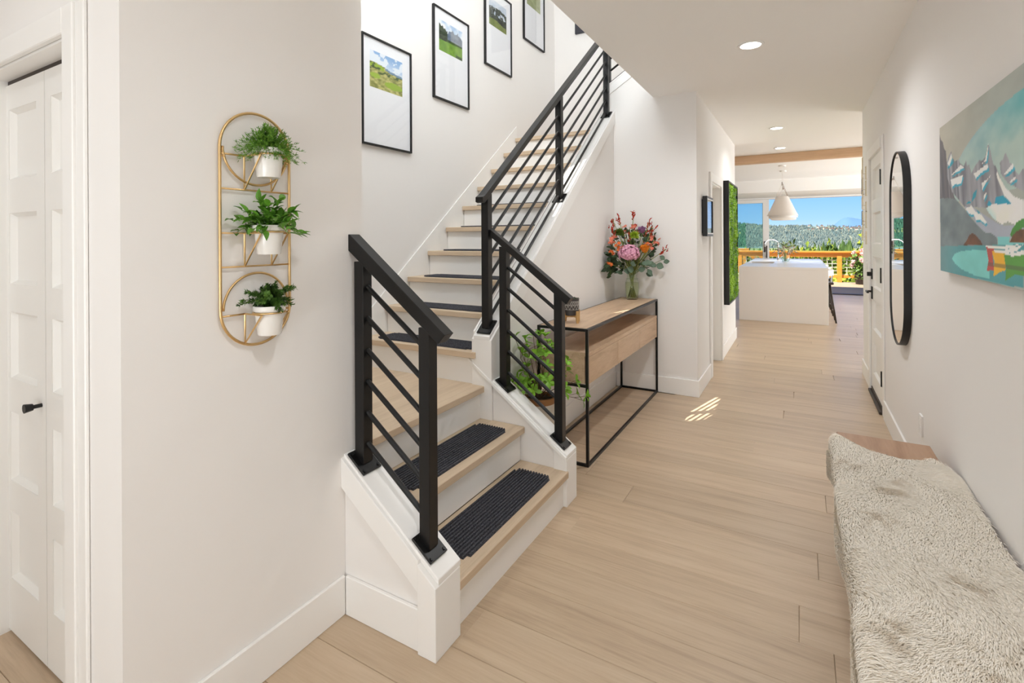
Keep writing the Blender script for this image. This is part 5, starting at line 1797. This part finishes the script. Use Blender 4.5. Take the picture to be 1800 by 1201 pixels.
# bar stools along the right side of the island
def stool(x, y_, label):
    t_ = thing('bar_stool', label, 'stool', (x, y_, 0), 'dark bar stools at the island')
    mw = M['bronze']
    for sx_, sy_ in ((1, -1), (1, 1), (-1, -1), (-1, 1)):
        obj('leg', MB().tube([(x + sx_ * 0.20, y_ + sy_ * 0.19, 0), (x + sx_ * 0.11, y_ + sy_ * 0.12, 0.66)], [0.013, 0.019], 8), mw, t_, True)
    obj('seat', MB().box(x - 0.19, x + 0.17, y_ - 0.20, y_ + 0.20, 0.662, 0.70, 0.012), mw, t_)
    obj('footrest', MB().tube([(x + 0.17, y_ - 0.165, 0.2), (x + 0.17, y_ + 0.165, 0.2)], 0.009, 8).tube([(x - 0.17, y_ - 0.165, 0.2), (x - 0.17, y_ + 0.165, 0.2)], 0.009, 8), M['chrome'], t_, label='chrome footrest')
    bk = MB()
    for k in range(7):
        a = -0.9 + 1.8 * k / 6
        a2 = -0.9 + 1.8 * (k + 1) / 6
        if k < 6:
            bk.bar((x - 0.08 + 0.25 * math.cos(a), y_ + 0.25 * math.sin(a), 0.865), (x - 0.08 + 0.25 * math.cos(a2), y_ + 0.25 * math.sin(a2), 0.865), 0.012, 0.10)
    obj('backrest', bk, M['shade'], t_, label='pale curved backrest')
    obj('back_post', MB().tube([(x + 0.14, y_ - 0.10, 0.69), (x + 0.155, y_ - 0.10, 0.83)], 0.008, 8).tube([(x + 0.14, y_ + 0.10, 0.69), (x + 0.155, y_ + 0.10, 0.83)], 0.008, 8), M['chrome'], t_)
    return t_


s0 = stool(0.335, 10.52, 'dark bar stool at the near right corner of the island')
dup(s0, (0.335, 11.45, 0), 'dark bar stool second from the near end of the island')
dup(s0, (0.335, 12.40, 0), 'dark bar stool third from the near end of the island')

# ================================================================== OUTSIDE
DZ = -0.05
struct('deck_floor', MB().box(-6, 6, 15.77, 20.46, DZ - 0.2, DZ), M['deck'])
rl = thing('deck_railing', 'orange cedar deck railing with wire mesh panels beyond the window', 'railing', (0, 20.4, DZ))
PXS = (-4.4, -1.93, -0.38, 1.155, 2.7, 4.2)
for x in PXS:
    obj('post', MB().box(x - 0.07, x + 0.07, 20.30, 20.44, DZ, 0.90, 0.004), M['cedar'], rl)
obj('top_rail', MB().box(-2.05, 5.0, 20.26, 20.48, 0.945, 1.005, 0.006), M['cedar'], rl)
obj('sub_rail', MB().box(-2.0, 5.0, 20.31, 20.35, 0.80, 0.944, 0.004), M['cedar'], rl)
obj('bottom_rail', MB().box(-4.4, 5.0, 20.345, 20.385, 0.10, 0.20, 0.004), M['cedar'], rl)
for a, b_ in zip(PXS, PXS[1:]):
    wm = MB()
    n_ = int((b_ - a - 0.14) / 0.15)
    for k in range(1, n_ + 1):
        x = a + 0.07 + (b_ - a - 0.14) * k / (n_ + 1)
        wm.box(x - 0.009, x + 0.009, 20.36, 20.372, 0.20, 0.80)
    for k in range(5):
        wm.box(a + 0.07, b_ - 0.07, 20.372, 20.384, 0.205 + 0.12 * k, 0.223 + 0.12 * k)
    obj('wire_mesh', wm, M['wire'], rl)
sr = thing('stair_rail', 'cedar rails of the outside steps descending behind the deck railing', 'railing', (-1.6, 21.5, DZ))
obj('top_rail', MB().box(-5.0, -1.75, 21.9, 22.1, 0.98, 1.05, 0.004), M['cedar'], sr)
obj('post', MB().box(-1.98, -1.84, 21.93, 22.07, -2, 0.98), M['cedar'], sr)
for dx in (0.0, 0.32):
    obj('sloping_rail', MB().bar((-1.85 + dx, 20.9, 0.93), (-0.75 + dx, 20.9, 0.30), 0.06, 0.11), M['cedar'], sr)
    obj('sloping_rail', MB().bar((-1.9 + dx, 21.9, 0.90), (-0.9 + dx, 21.9, 0.20), 0.06, 0.11), M['cedar'], sr)

bx_ = thing('deck_bench', 'low cream deck bench at the left behind the island', 'bench', (-2.6, 19.6, DZ))
obj('seat', MB().box(-3.6, -1.80, 19.3, 19.9, 0.16, 0.20, 0.005), mat('cream_boards', S(226, 206, 160), 0.6), bx_)
obj('front', MB().box(-3.6, -1.80, 19.32, 19.36, DZ, 0.159), bpy.data.materials['cream_boards'], bx_)

# pink hydrangea tub by the railing
hc_ = Vector((1.72, 19.75, DZ))
hp = thing('flowering_shrub', 'pot of pale pink hydrangea blooms by the deck railing', 'potted plant', hc_)
obj('pot', MB().lathe([(0.001, 0), (0.16, 0), (0.20, 0.32), (0.18, 0.32), (0.001, 0.28)], hc_, 24), M['bronze'], hp, 'auto')
fol = MB()
for k in range(260):
    p = hc_ + Vector((rnd.gauss(0, 0.16), rnd.gauss(0, 0.16), 0.60 + rnd.gauss(0, 0.17)))
    fol.leaf(p, (rnd.gauss(0, 1), rnd.gauss(0, 1), rnd.gauss(0.2, 0.6)), (rnd.gauss(0, 1), rnd.gauss(0, 1), 1), 0.13, 0.04, 0.3, 0.2, 3)
for k in range(8):
    fol.tube([hc_ + Vector((0, 0, 0.25)), hc_ + Vector((rnd.gauss(0, 0.15), rnd.gauss(0, 0.12), 0.85))], 0.01, 5)
fill('foliage', fol, mat('shrub_leaf', S(58, 92, 34), 0.6, noise=(10, S(110, 140, 50), 2)), hp)
blm = mat('bloom_pale_pink', S(232, 206, 196), 0.8, noise=(14, S(222, 168, 164), 3))
for k in range(20):
    a = rnd.uniform(0, 2 * PI)
    p = hc_ + Vector((0.30 * math.cos(a) * rnd.uniform(0.4, 1), 0.26 * math.sin(a) - 0.06, 0.72 + rnd.uniform(-0.12, 0.42)))
    bm2 = MB()
    for e in range(26):
        n_ = Vector((rnd.gauss(0, 1), rnd.gauss(0, 1), rnd.gauss(0, 1))).normalized()
        bm2.leaf(p + n_ * 0.035, n_ + Vector((rnd.gauss(0, 0.7), rnd.gauss(0, 0.7), 0.1)), n_, 0.05, 0.022, 0.3, 0.2, 2)
    obj('bloom', bm2.ball(p, 0.045, 8, 5), blm, hp)

# ground falling away, wooded hill, far mountain


def relief(name, x0, x1, y0, y1, nx_, ny_, fn, m_, cols=None):
    o_ = struct(name, MB().grid(lambda s, u: (x0 + (x1 - x0) * s, y0 + (y1 - y0) * u, fn(x0 + (x1 - x0) * s, y0 + (y1 - y0) * u)), nx_, ny_), m_, smooth=True)
    if cols:
        set_cols(o_, [S(*cols(x0 + (x1 - x0) * i / nx_, y0 + (y1 - y0) * j / ny_)) for j in range(ny_ + 1) for i in range(nx_ + 1)])
    return o_


relief('ground', -300, 400, 20.5, 1400, 60, 120, lambda x, y_: -3.6 - 0.16 * min(60, y_ - 20) - 0.010 * y_ + 1.2 * fbm(x, y_, 0.05, 3), mat('meadow_ground', S(86, 100, 50), 0.95, noise=(0.08, S(134, 132, 72), 4)))


def hillz(x, y_):
    k = (y_ - 1780) / 280
    # crest: higher at the left, a dip, then a long flat shoulder
    a = x / y_
    crest = 52 - 15 * min(1, max(0, (a + 0.10) / 0.06)) - 5 * max(0, a) / 0.1 + 5 * (fbm(x + 900, 3, 0.012, 4) - 0.5)
    e = min(1, max(0, k))
    return -34 + (crest + 34) * e + 10 * (fbm(x + 4000, y_, 0.012, 3) - 0.5) * (1 - e * 0.6)


def hillc(x, y_):
    n_ = fbm(x + 2000, y_ * 0.6, 0.05, 4)
    n2 = fbm(x + 500, y_ * 0.6, 0.012, 3)
    c_ = lerp3((62, 82, 84), (116, 126, 120), min(1, max(0, (n_ - 0.32) * 2.6)))  # distance haze is mixed into these blue-grey hill colours
    if x / y_ < -0.085:
        c_ = lerp3((44, 84, 66), (84, 116, 88), min(1, max(0, (n_ - 0.3) * 2.4)))
        if 1935 < y_ < 1975 and n2 > 0.36:
            c_ = (128, 126, 74)
    if n2 > 0.60:
        c_ = lerp3(c_, (136, 132, 98), 0.5)
    return c_


relief('hill', -500, 700, 1760, 2120, 300, 70, hillz, vcol('wooded_hill', 0.95, 0.05), hillc)
relief('mountain', -900, 3200, 9000, 11000, 160, 10, lambda x, y_: -60 + (1 - abs(y_ - 10000) / 1000) * (130 + 215 * math.exp(-((x - 640) / 190) ** 2) + 175 * math.exp(-((x - 960) / 260) ** 2) + 40 * (fbm(x, 2, 0.003, 4) - 0.5)),
       mat('hazy_mountain', S(84, 112, 148), 1.0, spec=0.0))  # the blue is far haze put into the base colour

hw_ = MB()
hcs = []
for k in range(6500):
    y_ = rnd.uniform(1790, 2075)
    a = rnd.uniform(-0.16, 0.16)
    x = a * y_
    if y_ > 2000 and 0.01 < a < 0.12 and rnd.random() < 0.75:
        continue
    z = hillz(x, y_)
    h_, r_ = rnd.uniform(4, 9), rnd.uniform(1.8, 3.6)
    n0 = len(hw_.v)
    hw_.add([(x + r_ * math.cos(q_), y_ + r_ * math.sin(q_), z - 1) for q_ in (0.2, 1.5, 2.7, 4.0, 5.2)] + [(x + 0.5 * r_ * math.cos(q_), y_ + 0.5 * r_ * math.sin(q_), z + h_ * 0.7) for q_ in (0.2, 1.5, 2.7, 4.0, 5.2)] + [(x, y_, z + h_)],
            [(i_, (i_ + 1) % 5, 5 + (i_ + 1) % 5, 5 + i_) for i_ in range(5)] + [(5 + i_, 5 + (i_ + 1) % 5, 10) for i_ in range(5)])
    c_ = lerp3((84, 100, 98), (124, 132, 120), rnd.random())  # tree greys carry the painted haze too
    if a < -0.085:
        c_ = lerp3((52, 90, 74), (84, 118, 92), rnd.random())
    if rnd.random() < 0.03:
        c_ = (140, 140, 118)
    hcs += [S(*c_)] * 11
o = obj('hillside_trees', hw_, vcol('hill_trees', 0.95, 0.03), None, kind='stuff')
tag(o, 'distant woodland covering the slope of the wide hill', 'woodland')
set_cols(o, hcs)

# houses along the hill crest
hw = [mat('house_wall_%d' % k, c_, 0.8) for k, c_ in enumerate((S(196, 168, 140), S(214, 196, 172), S(168, 140, 120)))]
hr = mat('house_roof', S(128, 92, 78), 0.9)
for k in range(34):
    a = 0.012 + 0.105 * k / 33 + rnd.uniform(-0.002, 0.002)
    y_ = rnd.uniform(2000, 2058)
    x = a * y_
    z = hillz(x, y_)
    h = thing('house', 'tiny house among the row of houses near the crest of the wooded hill', 'house', (x, y_, z), 'houses on the hill crest')
    w_, d_, g_ = rnd.uniform(6, 9), rnd.uniform(5, 7), rnd.uniform(3.5, 5.5)
    obj('walls', MB().box(x - w_ / 2, x + w_ / 2, y_ - d_ / 2, y_ + d_ / 2, z - 3, z + g_), hw[k % 3], h)
    obj('roof', MB().prism([(x - w_ / 2 - 0.5, z + g_), (x + w_ / 2 + 0.5, z + g_), (x, z + g_ + 2.4)], 'y', y_ - d_ / 2 - 0.4, y_ + d_ / 2 + 0.4), hr, h)

# conifers and leafy trees below the deck
con_mats = [mat('conifer_%d' % k, c_, 0.9, spec=0.05, noise=(1.2, c2, 3), jitter=0.2) for k, (c_, c2) in enumerate(((S(44, 66, 36), S(84, 106, 54)), (S(58, 80, 42), S(104, 124, 64))))]
bush_mats = [mat('leafy_%d' % k, c_, 0.85, spec=0.1, noise=(1.6, c2, 3), jitter=0.2) for k, (c_, c2) in enumerate(((S(112, 124, 40), S(170, 172, 64)), (S(84, 104, 38), S(140, 150, 58))))]
con_me = []
for v_ in range(4):
    mb = MB().tube([(0, 0, 0), (0, 0, 0.3)], 0.02, 6)
    nl_ = 11
    for l in range(nl_):
        z0_ = 0.08 + 0.86 * l / nl_
        r_ = (0.19 - 0.15 * l / nl_) * rnd.uniform(0.85, 1.15)
        n_ = 16
        vs_ = [(0, 0, min(1.0, z0_ + 0.17))]
        for k in range(n_):
            rr_ = r_ * (1.0 if k % 2 else 0.55) * rnd.uniform(0.75, 1.2)
            an = 2 * PI * k / n_ + l
            vs_.append((rr_ * math.cos(an), rr_ * math.sin(an), z0_ - (0.035 if k % 2 else -0.02) * rnd.uniform(0.6, 1.4)))
        mb.add(vs_, [(0, 1 + k, 1 + (k + 1) % n_) for k in range(n_)])
    me = bpy.data.meshes.new('conifer')
    me.from_pydata(mb.v, [], mb.f)
    me.materials.append(con_mats[v_ % 2])
    con_me.append(me)
bush_me = []
for v_ in range(4):
    mb = MB()
    for k in range(900):
        n_ = Vector((rnd.gauss(0, 1), rnd.gauss(0, 1), rnd.gauss(0, 1))).normalized()
        r_ = rnd.uniform(0.30, 0.5) * (1 + 0.25 * math.sin(n_.x * 5 + v_) * math.cos(n_.y * 4))
        p = Vector((n_.x * r_, n_.y * r_, 0.55 + n_.z * r_ * 0.95))
        mb.leaf(p, (rnd.gauss(0, 1), rnd.gauss(0, 1), rnd.gauss(0, 1)), n_, 0.085, 0.035, 0.3, 0.2, 2)
    mb.tube([(0, 0, 0), (0, 0, 0.5)], 0.03, 6)
    me = bpy.data.meshes.new('leafy_tree')
    me.from_pydata(mb.v, [], mb.f)
    me.materials.append(bush_mats[v_ % 2])
    bush_me.append(me)


def gz(x, y_):
    return -3.6 - 0.16 * min(60, y_ - 20) - 0.010 * y_ + 1.2 * fbm(x, y_, 0.05, 3)


def tree(name, me, x, y_, h, wd, label, cat, group):
    o_ = bpy.data.objects.new(name, me)
    COL.objects.link(o_)
    o_.location = (x, y_, gz(x, y_) - 0.15)
    o_.scale = (wd, wd, h)
    o_.rotation_euler = (0, 0, rnd.uniform(0, 6))
    tag(o_, label, cat, group)


CL, CG = 'dark conifer in the band of trees below the hill, beyond the deck railing', 'conifers beyond the deck'
placed = []
for k in range(900):
    y_ = rnd.uniform(66, 175)
    a = rnd.uniform(-0.16, 0.14)
    x = a * y_
    if len(placed) > 105 or any((x - q_[0]) ** 2 + (y_ - q_[1]) ** 2 < 20 for q_ in placed):
        continue
    placed.append((x, y_))
    # skyline of the tree band: low at the left, higher towards the right
    v_ = 434 - 15 * min(1, max(0, (a + 0.02) / 0.10)) + rnd.uniform(-3, 8)
    if a < -0.055:
        v_ = 443 - (9 if rnd.random() < 0.3 else 0)
    depth = 0.868 * y_ - 0.496 * x
    top = 1.5 - (v_ - 417) * depth / 886
    h = max(5, top - gz(x, y_))
    tree('conifer', con_me[k % 4], x, y_, h, h * rnd.uniform(0.8, 1.0), CL, 'tree', CG)
LL, LG = 'bright leafy shrub seen through the deck railing mesh', 'shrubs beyond the deck'
placed = []
for k in range(900):
    y_ = rnd.uniform(25, 50)
    a = rnd.uniform(-0.17, 0.17)
    x = a * y_
    if len(placed) > 46 or any((x - q_[0]) ** 2 + (y_ - q_[1]) ** 2 < 4.6 for q_ in placed):
        continue
    placed.append((x, y_))
    depth = 0.868 * y_ - 0.496 * x
    v_ = rnd.uniform(452, 482) if y_ < 34 else rnd.uniform(446, 462)
    top = 1.5 - (v_ - 417) * depth / 886
    h = max(2.0, (top - gz(x, y_)) / 1.0)
    tree('leafy_shrub', bush_me[k % 4], x, y_, h, rnd.uniform(2.2, 3.0), LL, 'shrub', LG)
for k, (a, y_) in enumerate(((0.105, 52), (0.125, 56), (-0.005, 60), (0.02, 58), (0.135, 50), (0.045, 62))):
    x = a * y_
    depth = 0.868 * y_ - 0.496 * x
    top = 1.5 - ((428 if a > 0.1 else 439) - 417) * depth / 886
    tree('leafy_tree', bush_me[k % 4], x, y_, top - gz(x, y_), 5.0, 'yellow-green leafy tree among the conifers beyond the deck', 'tree', 'leafy trees beyond the deck')
